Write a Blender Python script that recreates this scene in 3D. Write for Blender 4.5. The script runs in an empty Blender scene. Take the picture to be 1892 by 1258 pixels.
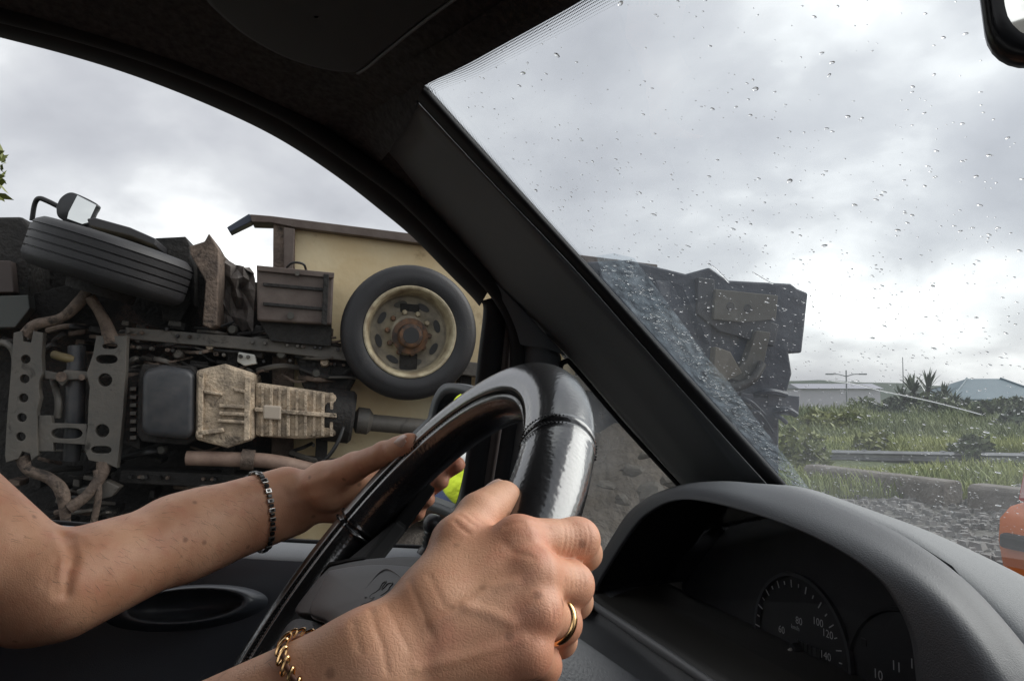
import bpy, bmesh, math, random
import numpy as np
from mathutils import Vector, Matrix
from mathutils.bvhtree import BVHTree

random.seed(7); rng = np.random.default_rng(7)
SC = bpy.context.scene; COL = SC.collection
# ------------------------------------------------------------------ camera, sky, sun, exposure
FPX = 1485.0; PIT = math.atan(86/FPX); H = 1.3
cd = bpy.data.cameras.new('camera'); cam = bpy.data.objects.new('camera', cd); COL.objects.link(cam)
cam.location = (0, 0, H); cam.rotation_euler = (math.radians(90)+PIT, 0, 0)
cd.sensor_width = 36; cd.lens = FPX/1892*36; cd.clip_start = 0.02; cd.clip_end = 4000
SC.camera = cam
SUN_EL, SUN_AZ = math.radians(33), math.radians(78)      # azimuth from +Y towards +X
sd = np.array([math.sin(SUN_AZ)*math.cos(SUN_EL), math.cos(SUN_AZ)*math.cos(SUN_EL), math.sin(SUN_EL)])
sl = bpy.data.lights.new('sun', 'SUN'); so = bpy.data.objects.new('sun', sl); COL.objects.link(so)
sl.energy = 1.5; sl.angle = math.radians(55); sl.color = (1, .975, .94)
so.rotation_euler = Vector(-sd).to_track_quat('-Z', 'Y').to_euler(); so.location = (5, 5, 12)
SC.view_settings.view_transform = 'Standard'; SC.view_settings.look = 'None'
SC.view_settings.exposure = 1.15; SC.view_settings.gamma = 1; SC.view_settings.use_curve_mapping = False
cy = SC.cycles
cy.use_denoising = True; cy.max_bounces = 9; cy.diffuse_bounces = 5; cy.glossy_bounces = 4
cy.transmission_bounces = 6; cy.transparent_max_bounces = 16; cy.caustics_refractive = False; cy.caustics_reflective = False
cy.sample_clamp_indirect = 6

W = bpy.data.worlds.new('World'); SC.world = W; W.use_nodes = True
nt = W.node_tree; nt.nodes.clear()
def N(nt, t, **kw):
    n = nt.nodes.new(t)
    for k, v in kw.items():
        if k.startswith('i_'):
            key = k[2:]; key = int(key) if key.isdigit() else key
            n.inputs[key].default_value = v
        else: setattr(n, k, v)
    return n
def L(nt, a, b): nt.links.new(a, b)
def build_world():
    out = N(nt, 'ShaderNodeOutputWorld'); bg = N(nt, 'ShaderNodeBackground'); bg.inputs['Strength'].default_value = 0.1
    sky = N(nt, 'ShaderNodeTexSky', sky_type='NISHITA', sun_disc=False, sun_elevation=SUN_EL, sun_rotation=SUN_AZ)
    tc = N(nt, 'ShaderNodeTexCoord'); sep = N(nt, 'ShaderNodeSeparateXYZ'); L(nt, tc.outputs['Generated'], sep.inputs[0])
    # project the view direction onto a flat cloud deck
    zc = N(nt, 'ShaderNodeMath', operation='MAXIMUM', i_1=0.0); L(nt, sep.outputs['Z'], zc.inputs[0])
    za = N(nt, 'ShaderNodeMath', operation='ADD', i_1=0.42); L(nt, zc.outputs[0], za.inputs[0])
    dx = N(nt, 'ShaderNodeMath', operation='DIVIDE'); L(nt, sep.outputs['X'], dx.inputs[0]); L(nt, za.outputs[0], dx.inputs[1])
    dy = N(nt, 'ShaderNodeMath', operation='DIVIDE'); L(nt, sep.outputs['Y'], dy.inputs[0]); L(nt, za.outputs[0], dy.inputs[1])
    cb = N(nt, 'ShaderNodeCombineXYZ'); L(nt, dx.outputs[0], cb.inputs[0]); L(nt, dy.outputs[0], cb.inputs[1]); cb.inputs[2].default_value = 10.5
    n1 = N(nt, 'ShaderNodeTexNoise', i_Scale=1.25, i_Detail=5.0, i_Roughness=0.5, i_Distortion=0.25); L(nt, cb.outputs[0], n1.inputs['Vector'])
    n2 = N(nt, 'ShaderNodeTexNoise', i_Scale=4.2, i_Detail=6.0, i_Roughness=0.52, i_Distortion=0.2); L(nt, cb.outputs[0], n2.inputs['Vector'])
    mx = N(nt, 'ShaderNodeMix', data_type='FLOAT', i_0=0.28); L(nt, n1.outputs['Fac'], mx.inputs[2]); L(nt, n2.outputs['Fac'], mx.inputs[3])
    cr = N(nt, 'ShaderNodeValToRGB'); L(nt, mx.outputs[0], cr.inputs[0])
    e = cr.color_ramp.elements
    e[0].position = .34; e[0].color = (.415, .42, .455, 1); e[1].position = .64; e[1].color = (1.7, 1.7, 1.68, 1)
    for p, c in ((.43, (.515, .52, .555)), (.50, (.635, .64, .668)), (.56, (.88, .885, .90))):
        q = e.new(p); q.color = (*c, 1)
    vm = N(nt, 'ShaderNodeVectorMath', operation='SCALE', i_Scale=5.7); L(nt, cr.outputs[0], vm.inputs[0])
    m = N(nt, 'ShaderNodeMix', data_type='RGBA', i_0=0.95); L(nt, sky.outputs[0], m.inputs[6]); L(nt, vm.outputs[0], m.inputs[7])
    L(nt, m.outputs[2], bg.inputs['Color']); L(nt, bg.outputs[0], out.inputs[0])
build_world()

# ------------------------------------------------------------------ frames: picture rays and the car's own axes
CAM = np.array([0, 0, H]); cp, sp = math.cos(PIT), math.sin(PIT)
TH = 1.241; TILT = .679
F = np.array([math.sin(TH), math.cos(TH), 0.]); R = np.array([math.cos(TH), -math.sin(TH), 0.]); U = np.array([0, 0, 1.])
def ray(px, py):
    dx = (px-946)/FPX; dv = (629-py)/FPX
    return np.array([dx, cp-dv*sp, sp+dv*cp])
def P3(px, py, d): return CAM + ray(px, py)*d
def car(f, r, u): return CAM + f*F + r*R + u*U
def tocar(p): q = np.asarray(p)-CAM; return np.array([q@F, q@R, q@U])
def pl(px, py, n, c):
    """ray hits the plane n.(f,r,u)=c of the car"""
    d = ray(px, py); dc = np.array([d@F, d@R, d@U]); return CAM + d*(c/(np.dot(n, dc)))
def onf(px, py, f0): return pl(px, py, (1, 0, 0), f0)
def onr(px, py, r0): return pl(px, py, (0, 1, 0), r0)
def onu(px, py, u0): return pl(px, py, (0, 0, 1), u0)
KD = .265
def ond(px, py, off=0.0): return pl(px, py, (0, 1, -KD), -.95+.18*KD+off)      # driver's door plane, leaning in
def onw(px, py, off=0.0): return pl(px, py, (.767, 0, 1), .3436+off)           # windscreen plane

# ------------------------------------------------------------------ materials
MATS = {}
def mat(name, col, rough=.6, metal=0., bump=None, var=None, spec=.5, coat=0., sub=0., emit=None, detail=4.0, dirt=None):
    """bump=(scale,strength,distance)  var=(scale,col2,contrast)"""
    if name in MATS: return MATS[name]
    m = bpy.data.materials.new(name); m.use_nodes = True; t = m.node_tree
    b = t.nodes['Principled BSDF']; b.inputs['Base Color'].default_value = (*col, 1)
    b.inputs['Roughness'].default_value = rough; b.inputs['Metallic'].default_value = metal
    b.inputs['Specular IOR Level'].default_value = spec
    if coat: b.inputs['Coat Weight'].default_value = coat; b.inputs['Coat Roughness'].default_value = .12
    if sub:
        b.inputs['Subsurface Weight'].default_value = sub; b.inputs['Subsurface Radius'].default_value = (1, .35, .2); b.inputs['Subsurface Scale'].default_value = .005
    tc = N(t, 'ShaderNodeTexCoord')
    if var:
        n = N(t, 'ShaderNodeTexNoise', i_Scale=var[0], i_Detail=6.0, i_Roughness=.6); L(t, tc.outputs['Object'], n.inputs['Vector'])
        r = N(t, 'ShaderNodeValToRGB'); L(t, n.outputs['Fac'], r.inputs[0]); c = var[2] if len(var) > 2 else .15
        r.color_ramp.elements[0].position = .5-c; r.color_ramp.elements[1].position = .5+c
        r.color_ramp.elements[0].color = (*col, 1); r.color_ramp.elements[1].color = (*var[1], 1)
        L(t, r.outputs[0], b.inputs['Base Color'])
        if dirt:        # caked patches / oil: (scale, colour, threshold low, high)
            n2 = N(t, 'ShaderNodeTexNoise', i_Scale=dirt[0], i_Detail=8., i_Roughness=.7, i_Distortion=.8); L(t, tc.outputs['Object'], n2.inputs['Vector'])
            mp = N(t, 'ShaderNodeMapRange', i_1=dirt[2], i_2=dirt[3]); L(t, n2.outputs['Fac'], mp.inputs[0])
            mx = N(t, 'ShaderNodeMix', data_type='RGBA'); mx.inputs[7].default_value = (*dirt[1], 1); L(t, mp.outputs[0], mx.inputs[0]); L(t, r.outputs[0], mx.inputs[6]); L(t, mx.outputs[2], b.inputs['Base Color'])
            rr = N(t, 'ShaderNodeMapRange', i_3=rough, i_4=.92); L(t, mp.outputs[0], rr.inputs[0]); L(t, rr.outputs[0], b.inputs['Roughness'])
    if bump:
        n = N(t, 'ShaderNodeTexNoise', i_Scale=bump[0], i_Detail=detail); L(t, tc.outputs['Object'], n.inputs['Vector'])
        bp = N(t, 'ShaderNodeBump', i_Strength=bump[1], i_Distance=bump[2]); L(t, n.outputs['Fac'], bp.inputs['Height']); L(t, bp.outputs[0], b.inputs['Normal'])
    if emit: b.inputs['Emission Color'].default_value = (*emit[0], 1); b.inputs['Emission Strength'].default_value = emit[1]
    MATS[name] = m; return m
def glassmat(name, tint=(.96, .98, .97), haze=0.0, hazecol=(.8, .85, .9), gloss=1.0, hz=None):
    """thin clear pane: transparent + fresnel reflection + a little scattering dirt"""
    if name in MATS: return MATS[name]
    m = bpy.data.materials.new(name); m.use_nodes = True; t = m.node_tree; t.nodes.clear()
    out = N(t, 'ShaderNodeOutputMaterial'); tr = N(t, 'ShaderNodeBsdfTransparent'); tr.inputs[0].default_value = (*tint, 1)
    gl = N(t, 'ShaderNodeBsdfGlossy', i_Roughness=.02); fr = N(t, 'ShaderNodeLayerWeight', i_Blend=.5)
    f5 = N(t, 'ShaderNodeMath', operation='POWER', i_1=5.0); L(t, fr.outputs['Facing'], f5.inputs[0])
    ml = N(t, 'ShaderNodeMath', operation='MULTIPLY_ADD', i_1=.9*gloss, i_2=.05*gloss); L(t, f5.outputs[0], ml.inputs[0])
    m1 = N(t, 'ShaderNodeMixShader'); L(t, ml.outputs[0], m1.inputs[0]); L(t, tr.outputs[0], m1.inputs[1]); L(t, gl.outputs[0], m1.inputs[2])
    last = m1
    if haze:
        tl = N(t, 'ShaderNodeBsdfTranslucent'); tl.inputs[0].default_value = (*hazecol, 1)
        m2 = N(t, 'ShaderNodeMixShader', i_0=haze)
        tc = N(t, 'ShaderNodeTexCoord'); n = N(t, 'ShaderNodeTexNoise', i_Scale=hz[0] if hz else 9., i_Detail=7.0, i_Roughness=.65); L(t, tc.outputs['Object'], n.inputs['Vector'])
        mp = N(t, 'ShaderNodeMapRange', i_1=.35, i_2=.7, i_3=haze*(hz[1] if hz else .4), i_4=haze*(hz[2] if hz else 1.5)); L(t, n.outputs['Fac'], mp.inputs[0]); L(t, mp.outputs[0], m2.inputs[0])
        L(t, last.outputs[0], m2.inputs[1]); L(t, tl.outputs[0], m2.inputs[2]); last = m2
    L(t, last.outputs[0], out.inputs[0]); MATS[name] = m; return m

# ------------------------------------------------------------------ objects
def tag(o, label=None, cat=None, group=None, kind=None):
    if label: o['label'] = label
    if cat: o['category'] = cat
    if group: o['group'] = group
    if kind: o['kind'] = kind
    return o
def wm(o):
    if o.parent is None: return o.matrix_basis.copy()
    return wm(o.parent) @ o.matrix_parent_inverse @ o.matrix_basis
def empty(name, loc=(0, 0, 0), rot=None, **k):
    o = bpy.data.objects.new(name, None); COL.objects.link(o); o.empty_display_size = .1
    if rot is not None: o.matrix_basis = Matrix.Translation(Vector(loc)) @ rot.to_4x4()
    else: o.location = Vector(loc)
    return tag(o, **k)
def mesh(name, vs, fs, m, parent=None, smooth=True, local=False, sharp=None, **k):
    me = bpy.data.meshes.new(name)
    me.from_pydata(np.asarray(vs, float).tolist(), [], [tuple(int(i) for i in f) for f in fs]); me.validate(); me.update()
    if smooth:
        me.shade_smooth()
        if sharp: me.set_sharp_from_angle(angle=math.radians(sharp))
    o = bpy.data.objects.new(name, me); COL.objects.link(o)
    if m is not None: me.materials.append(m)
    if parent is not None:
        o.parent = parent
        if not local: o.matrix_parent_inverse = wm(parent).inverted()
    return tag(o, **k)
def fixn(o):
    bm = bmesh.new(); bm.from_mesh(o.data); bmesh.ops.recalc_face_normals(bm, faces=bm.faces); bm.to_mesh(o.data); bm.free(); return o
def sub(o, n=2):
    m = o.modifiers.new('s', 'SUBSURF'); m.levels = m.render_levels = n; return o
def solid(o, t, off=-1.):
    m = o.modifiers.new('t', 'SOLIDIFY'); m.thickness = t; m.offset = off; return o
def bev(o, w, n=2, ang=35):
    m = o.modifiers.new('b', 'BEVEL'); m.width = w; m.segments = n; m.limit_method = 'ANGLE'; m.angle_limit = math.radians(ang); m.harden_normals = False; return o
def grid(rows, closed=False):
    rows = [np.asarray(r) for r in rows]; n = len(rows[0]); vs = np.concatenate(rows); fs = []
    for i in range(len(rows)-1):
        for j in range(n if closed else n-1):
            j2 = (j+1) % n
            fs.append((i*n+j, i*n+j2, (i+1)*n+j2, (i+1)*n+j))
    return vs, fs
def resamp(pts, n):
    pts = np.asarray(pts, float); s = np.r_[0, np.cumsum(np.linalg.norm(np.diff(pts, axis=0), axis=1))]
    t = np.linspace(0, s[-1], n); return np.stack([np.interp(t, s, pts[:, k]) for k in range(pts.shape[1])], 1)
def spline(pts, n):
    """Catmull-Rom through pts"""
    P = np.asarray(pts, float); P = np.vstack([2*P[0]-P[1], P, 2*P[-1]-P[-2]]); out = []
    m = len(P)-3
    for t in np.linspace(0, m-1e-6, n):
        i = int(t); u = t-i; a, b, c, d = P[i:i+4]
        out.append(.5*((2*b)+(-a+c)*u+(2*a-5*b+4*c-d)*u*u+(-a+3*b-3*c+d)*u**3))
    return np.array(out)
def tube_geo(path, rad, seg=10, closed=False, cap=True):
    P = np.asarray(path, float); n = len(P); rad = np.broadcast_to(np.asarray(rad, float), (n,))
    if closed: T = np.roll(P, -1, 0)-np.roll(P, 1, 0)
    else: T = np.gradient(P, axis=0)
    T /= np.linalg.norm(T, axis=1)[:, None]+1e-12
    up = np.array([0, 0, 1.]) if abs(T[0][2]) < .9 else np.array([1., 0, 0])
    a = np.cross(T[0], up); a /= np.linalg.norm(a); vs = []
    for i in range(n):
        a = a-T[i]*(a@T[i]); a /= np.linalg.norm(a); b = np.cross(T[i], a)
        for k in range(seg):
            q = 2*math.pi*k/seg; vs.append(P[i]+rad[i]*(math.cos(q)*a+math.sin(q)*b))
    fs = []
    for i in range(n if closed else n-1):
        i2 = (i+1) % n
        for k in range(seg):
            k2 = (k+1) % seg; fs.append((i*seg+k, i*seg+k2, i2*seg+k2, i2*seg+k))
    if cap and not closed:
        fs.append(tuple(range(seg))[::-1]); fs.append(tuple((n-1)*seg+k for k in range(seg)))
    return vs, fs
def tube(name, path, rad, m, parent=None, seg=10, closed=False, local=False, **k):
    vs, fs = tube_geo(path, rad, seg, closed); return fixn(mesh(name, vs, fs, m, parent, True, local, sharp=50, **k))
def prism_geo(poly, off):
    """poly: list of 3D points (planar-ish); off: extrusion vector"""
    n = len(poly); vs = [np.asarray(p, float) for p in poly]+[np.asarray(p, float)+off for p in poly]
    fs = [tuple(range(n))[::-1], tuple(range(n, 2*n))]+[(i, (i+1) % n, n+(i+1) % n, n+i) for i in range(n)]
    return vs, fs
def prism(name, poly, off, m, parent=None, bevel=0, local=False, smooth=False, **k):
    vs, fs = prism_geo(poly, np.asarray(off, float)); o = fixn(mesh(name, vs, fs, m, parent, smooth, local, **k))
    if bevel: bev(o, bevel)
    return o
def lathe_geo(prof, c, ax, seg=24, ref=None):
    """prof: list of (radius, height along ax)"""
    ax = np.asarray(ax, float)/np.linalg.norm(ax); ref = np.array([0, 0, 1.]) if ref is None else np.asarray(ref, float)
    if abs(ax@ref) > .95: ref = np.array([1., 0, 0])
    a = np.cross(ax, ref); a /= np.linalg.norm(a); b = np.cross(ax, a); rows = []
    for r, h in prof:
        rows.append([np.asarray(c)+ax*h+r*(math.cos(q)*a+math.sin(q)*b) for q in np.linspace(0, 2*math.pi, seg, endpoint=False)])
    return grid(rows, True)
def lathe(name, prof, c, ax, m, parent=None, seg=24, local=False, sharp=40, **k):
    vs, fs = lathe_geo(prof, c, ax, seg); return fixn(mesh(name, vs, fs, m, parent, True, local, sharp=sharp, **k))
def merge(gs):
    vs, fs, o = [], [], 0
    for v, f in gs:
        vs += [np.asarray(q) for q in v]; fs += [tuple(i+o for i in q) for q in f]; o += len(v)
    return vs, fs
def box_geo(c, s, ax=None):
    c = np.asarray(c, float); s = np.asarray(s, float)/2; A = np.eye(3) if ax is None else np.asarray(ax, float)
    vs = [c+A[0]*s[0]*i+A[1]*s[1]*j+A[2]*s[2]*k for i in (-1, 1) for j in (-1, 1) for k in (-1, 1)]
    return vs, [(0, 1, 3, 2), (4, 6, 7, 5), (0, 4, 5, 1), (2, 3, 7, 6), (0, 2, 6, 4), (1, 5, 7, 3)]
def box(name, c, s, m, parent=None, ax=None, bevel=0, local=False, **k):
    vs, fs = box_geo(c, s, ax); o = fixn(mesh(name, vs, fs, m, parent, False, local, **k))
    if bevel: bev(o, bevel)
    return o
def text_geo(s, size, o, rx, up, lift=0.0):
    cu = bpy.data.curves.new('t', 'FONT'); cu.body = s; cu.size = size; cu.align_x = 'CENTER'; cu.align_y = 'CENTER'; cu.resolution_u = 3
    ob = bpy.data.objects.new('t', cu); COL.objects.link(ob)
    dg = bpy.context.evaluated_depsgraph_get(); me = bpy.data.meshes.new_from_object(ob.evaluated_get(dg))
    n = np.cross(rx, up)
    vs = [np.asarray(o)+v.co.x*np.asarray(rx)+v.co.y*np.asarray(up)+n*lift for v in me.vertices]; fs = [tuple(p.vertices) for p in me.polygons]
    bpy.data.objects.remove(ob); bpy.data.curves.remove(cu); bpy.data.meshes.remove(me); return vs, fs

# ------------------------------------------------------------------ implicit surfaces for bodies
class Field:
    def __init__(s, lo, hi, res):
        s.lo = np.asarray(lo, float); s.res = res; s.n = np.ceil((np.asarray(hi)-s.lo)/res).astype(int)+1; s.layers = {}
    def layer(s, k):
        if k not in s.layers: s.layers[k] = np.full(s.n, .05, np.float32)
        return s.layers[k]
    def cone(s, lay, a, b, ra, rb, k=.006, cut=False):
        a = np.asarray(a, float); b = np.asarray(b, float); A = s.layer(lay); m = max(ra, rb)+k+3*s.res
        i0 = np.clip(np.floor((np.minimum(a, b)-m-s.lo)/s.res).astype(int), 0, s.n); i1 = np.clip(np.ceil((np.maximum(a, b)+m-s.lo)/s.res).astype(int)+1, 0, s.n)
        if (i1 <= i0).any(): return
        g = [(s.lo[q]+s.res*np.arange(i0[q], i1[q])).astype(np.float32) for q in range(3)]
        X, Y, Z = g[0][:, None, None]-a[0], g[1][None, :, None]-a[1], g[2][None, None, :]-a[2]
        ab = b-a; l2 = ab@ab+1e-12
        t = np.clip((X*ab[0]+Y*ab[1]+Z*ab[2])/l2, 0, 1)
        d = np.sqrt((X-t*ab[0])**2+(Y-t*ab[1])**2+(Z-t*ab[2])**2)-(ra+(rb-ra)*t)
        sl_ = A[i0[0]:i1[0], i0[1]:i1[1], i0[2]:i1[2]]
        if cut: d = -d; h = np.maximum(k-np.abs(sl_-d), 0)/k; sl_[...] = np.maximum(sl_, d)+h*h*k*.25
        else: h = np.maximum(k-np.abs(sl_-d), 0)/k; sl_[...] = np.minimum(sl_, d)-h*h*k*.25
    def chain(s, lay, pts, rads, k=.004):
        for i in range(len(pts)-1): s.cone(lay, pts[i], pts[i+1], rads[i], rads[i+1], k)
    def join(s, a, b, k):
        A, B = s.layer(a), s.layer(b); h = np.maximum(k-np.abs(A-B), 0)/k; s.layers[a] = np.minimum(A, B)-h*h*k*.25; del s.layers[b]
    def surf(s, lay):
        A = s.layer(lay); A[0] = A[-1] = .02; A[:, 0] = A[:, -1] = .02; A[:, :, 0] = A[:, :, -1] = .02
        S = A < 0; c = np.zeros(np.array(A.shape)-1, np.int8)
        for i in (0, 1):
            for j in (0, 1):
                for k in (0, 1): c += S[i:A.shape[0]-1+i, j:A.shape[1]-1+j, k:A.shape[2]-1+k]
        cells = np.argwhere((c > 0) & (c < 8)); idx = np.full(c.shape, -1, np.int32); idx[tuple(cells.T)] = np.arange(len(cells))
        acc = np.zeros((len(cells), 3)); cnt = np.zeros(len(cells))
        cor = [(i, j, k) for i in (0, 1) for j in (0, 1) for k in (0, 1)]
        val = {q: A[cells[:, 0]+q[0], cells[:, 1]+q[1], cells[:, 2]+q[2]].astype(float) for q in cor}
        for p in cor:
            for ax in range(3):
                if p[ax] == 0:
                    q = list(p); q[ax] = 1; q = tuple(q); va, vb = val[p], val[q]; mk = (va < 0) != (vb < 0)
                    t = np.where(mk, va/(va-vb+1e-20), 0); pt = np.array(p)[None]+np.zeros((len(cells), 3)); pt[:, ax] += t
                    acc += pt*mk[:, None]; cnt += mk
        V = s.lo+s.res*(cells+acc/cnt[:, None]); fs = []
        for ax in range(3):
            u, v = (ax+1) % 3, (ax+2) % 3
            sl0 = [slice(None)]*3; sl1 = [slice(None)]*3; sl0[ax] = slice(0, -1); sl1[ax] = slice(1, None)
            e = np.argwhere(S[tuple(sl0)] != S[tuple(sl1)]); e = e[(e[:, u] > 0) & (e[:, v] > 0) & (e[:, u] < A.shape[u]-1) & (e[:, v] < A.shape[v]-1)]
            fl = S[tuple(e.T)]
            def at(du, dv):
                q = e.copy(); q[:, u] += du; q[:, v] += dv; return idx[tuple(q.T)]
            q = np.stack([at(-1, -1), at(0, -1), at(0, 0), at(-1, 0)], 1); q[~fl] = q[~fl][:, ::-1]; fs.append(q)
        return V, np.concatenate(fs)
def lap(V, Fq, it=2, lam=.5):
    n = len(V); E = np.concatenate([Fq[:, [0, 1]], Fq[:, [1, 2]], Fq[:, [2, 3]], Fq[:, [3, 0]]])
    for _ in range(it):
        acc = np.zeros_like(V); cnt = np.zeros(n)
        for a, b in ((0, 1), (1, 0)):
            for k in range(3): acc[:, k] += np.bincount(E[:, a], V[E[:, b], k], n)
            cnt += np.bincount(E[:, a], minlength=n)
        V = V+lam*(acc/np.maximum(cnt, 1)[:, None]-V)
    return V
def vnorm(V, Fq):
    n = np.cross(V[Fq[:, 2]]-V[Fq[:, 0]], V[Fq[:, 3]]-V[Fq[:, 1]]); N_ = np.zeros_like(V)
    for c in range(4):
        for k in range(3): N_[:, k] += np.bincount(Fq[:, c], n[:, k], len(V))
    return N_/(np.linalg.norm(N_, axis=1)[:, None]+1e-12)
def qmesh(name, V, Fq, m, parent=None, **k):
    me = bpy.data.meshes.new(name); me.vertices.add(len(V)); me.vertices.foreach_set('co', V.astype(np.float32).ravel())
    me.loops.add(Fq.size); me.loops.foreach_set('vertex_index', Fq.astype(np.int32).ravel())
    me.polygons.add(len(Fq)); me.polygons.foreach_set('loop_start', np.arange(0, Fq.size, 4, dtype=np.int32))
    me.update(calc_edges=True); me.validate(); me.shade_smooth()
    o = bpy.data.objects.new(name, me); COL.objects.link(o); me.materials.append(m)
    if parent is not None: o.parent = parent; o.matrix_parent_inverse = wm(parent).inverted()
    return tag(o, **k)

# ================================================================== THE CAR WE SIT IN
M_black = mat('black_rubber', (.012, .012, .014), .62, spec=.35)
M_dark = mat('charcoal_plastic', (.022, .023, .026), .5, bump=(900, .25, .0006), spec=.4)
M_pillar = mat('pillar_plastic', (.125, .135, .142), .55, bump=(1100, .35, .0008), spec=.4)
M_fabric = mat('headliner_fabric', (.04, .038, .040), .95, bump=(420, .7, .0012), var=(160, (.085, .082, .082), .2), spec=.15)
M_dash = mat('dash_plastic', (.072, .074, .080), .46, bump=(1100, .4, .0010), spec=.45)
M_dash2 = mat('dash_pad_plastic', (.24, .245, .25), .6, bump=(1000, .6, .0012), spec=.4)
M_door = mat('door_plastic', (.035, .039, .05), .42, bump=(1100, .25, .0005), spec=.5)
M_gauge = mat('gauge_black', (.012, .012, .013), .5)
M_shell = mat('interior_cloth', (.018, .018, .02), .9)
M_paint = mat('car_paint', (.35, .36, .38), .3, metal=.3, coat=.6)
M_brown = mat('seal_brown', (.10, .085, .08), .6)

car_root = empty('car', car(0, -.19, -H), label='car interior we sit in, with dark dashboard, steering wheel and rain-spotted windscreen', cat='car')

def depth_of(p): return float((np.asarray(p)-CAM)@np.array([0, cp, sp]))
def hits(line, fn, n): return spline([fn(*q) for q in resamp_px(line, max(4, len(line)))] if False else [fn(*q) for q in line], n)

# --- body shell round the cabin (unseen panels, openings reduced to cut fill light)
def shell():
    gs = []
    def quad(*c): gs.append(([car(*p) for p in c], [(0, 1, 2, 3)]))
    RL, RR, ZF = -.98, .60, -.95
    LT, RT = -.80, .42            # roof sides
    # left side behind the driver's door, rear window closed up to cut fill light
    quad((-.62, RL, ZF), (-2.4, RL, ZF), (-2.4, RL, -.15), (-.62, RL, -.15))
    quad((-.62, RL, -.15), (-2.4, RL, -.15), (-2.4, LT, .34), (-.62, LT, .34))
    # right side, window opening narrowed to cut fill light
    quad((.75, RR, ZF), (-2.4, RR, ZF), (-2.4, RR, -.12), (.75, RR, -.12))
    quad((.30, RR, -.12), (.75, RR, -.12), (.70, RR-.05, .0), (.14, RT, .30))
    quad((-.36, RR, -.12), (-2.4, RR, -.12), (-2.4, RT, .34), (-.36, RT, .34))
    # tail, with the rear window
    quad((-2.4, RL, ZF), (-2.4, RR, ZF), (-2.4, RR, -.1), (-2.4, RL, -.1))
    quad((-2.4, LT, .27), (-2.4, RT, .27), (-2.4, RT, .36), (-2.4, LT, .36))
    # floor, firewall
    quad((.9, RL, ZF), (-2.4, RL, ZF), (-2.4, RR, ZF), (.9, RR, ZF))
    quad((.72, RL, ZF), (.72, RR, ZF), (.72, RR, -.25), (.72, RL, -.25))
    vs, fs = merge(gs)
    o = mesh('body_shell', vs, fs, M_shell, car_root, smooth=False); solid(o, .012, 0)
shell()
# front seats, out of view, added to block fill light
for nm, rc_ in (('driver_seat', -.55), ('passenger_seat', .17)):
    st_ = empty(nm, car(-.45, rc_, -.9)); st_.parent = car_root; st_.matrix_parent_inverse = wm(car_root).inverted()
    Ms = mat('seat_cloth', (.022, .022, .026), .95, bump=(300, .5, .002))
    def cushion(n_, a, b, th, w_):
        a, b = car(*a), car(*b); d = b-a; up_ = np.cross(d, R); up_ /= np.linalg.norm(up_); rows = []
        for t in (0, .08, .5, .92, 1): k = .8 if t in (0, 1) else 1; rows.append([a+d*t+R*w_*k*x+up_*th*k*y for x, y in ((-1, 0), (-.9, .8), (-.5, 1), (0, .85), (.5, 1), (.9, .8), (1, 0), (.9, -.9), (0, -1), (-.9, -.9))])
        vs, fs = grid(rows, True); n = 10; fs += [tuple(range(n)), tuple(range(4*n, 5*n))]; sub(fixn(mesh(n_, vs, fs, Ms, st_)), 1)
    cushion('seat_cushion', (-.62, rc_, -.64), (-.10, rc_, -.60), .06, .25); cushion('backrest', (-.60, rc_, -.62), (-.74, rc_, .02), .06, .24); cushion('headrest', (-.72, rc_, .05), (-.75, rc_, .22), .05, .13)
# bonnet in front of the windscreen
bn = [[car(f, r, u-.012*((r+.19)/.6)**2) for r in np.linspace(-.86, .5, 9)] for f, u in ((.66, -.27), (.78, -.30), (1.0, -.35), (1.2, -.42), (1.35, -.52))]
o = mesh('bonnet', *grid(bn), M_paint, car_root); solid(o, .02)

# --- roof lining
LA = [(-420, -60), (-260, 5), (-80, 50), (0, 70), (120, 101), (240, 138), (363, 185), (476, 236), (555, 281), (634, 335), (698, 385), (762, 438), (820, 497), (869, 546), (886, 566)]
LB = [(-420, -112), (-260, -47), (-80, -2), (0, 18), (120, 49), (240, 86), (370, 131), (485, 180), (568, 224), (650, 275), (692, 312)]
b3 = spline([ond(x, y, .045) for x, y in LB], 40)
bc = np.array([tocar(p) for p in b3])[::-1]             # front .. back, f descending
def side_u(f): return np.interp(-f, -bc[:, 0], bc[:, 2])
def side_r(f): return np.interp(-f, -bc[:, 0], bc[:, 1])
HRp = sorted([tuple(tocar(onw(*q))) for q in [(700, 208), (745, 178), (785, 153), (860, 116), (930, 77), (1000, 38), (1070, -2)]]+[(.181, -.33, 0), (.184, -.19, 0)], key=lambda p: p[1]); HRr = [p[1] for p in HRp]; HRf = [p[0] for p in HRp]
def header(r):                                          # front edge of the roof: (f,u) at lateral r
    f = np.interp(-.19-abs(r+.19), HRr, HRf); return f, .3436-.767*f-.001
rows = []
for s in np.r_[0, .02, .05, .09, .14, .2, .28, .38, .5, .65, .8, 1]:
    row = []
    for t in np.linspace(0, 1, 33):
        rr = -.84+t*1.30; f0, u0 = header(rr); f = f0+(-2.4-f0)*s
        fe = max(f, bc[-1, 0]); sr = side_r(fe); su = side_u(fe); r = sr+t*(-.38-2*sr)
        x = abs(r+.19)/abs(sr+.19); uc = u0+.135*(1-math.exp(-(f0-f)/.16))
        w = max(0, 1-x**5); k = min(1, (f0-f)/.06)
        us = u0+(su-u0)*k if x > .6 else u0
        row.append(car(f, r, (us+(uc-us)*w) if k > 0 else u0))
    rows.append(row)
o = mesh('roof_lining', *grid(rows), M_fabric, car_root); sub(o, 1)
ro = [[car(*(tocar(p)+np.array([0.01, 0, .035]))) for p in r] for r in rows]
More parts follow.
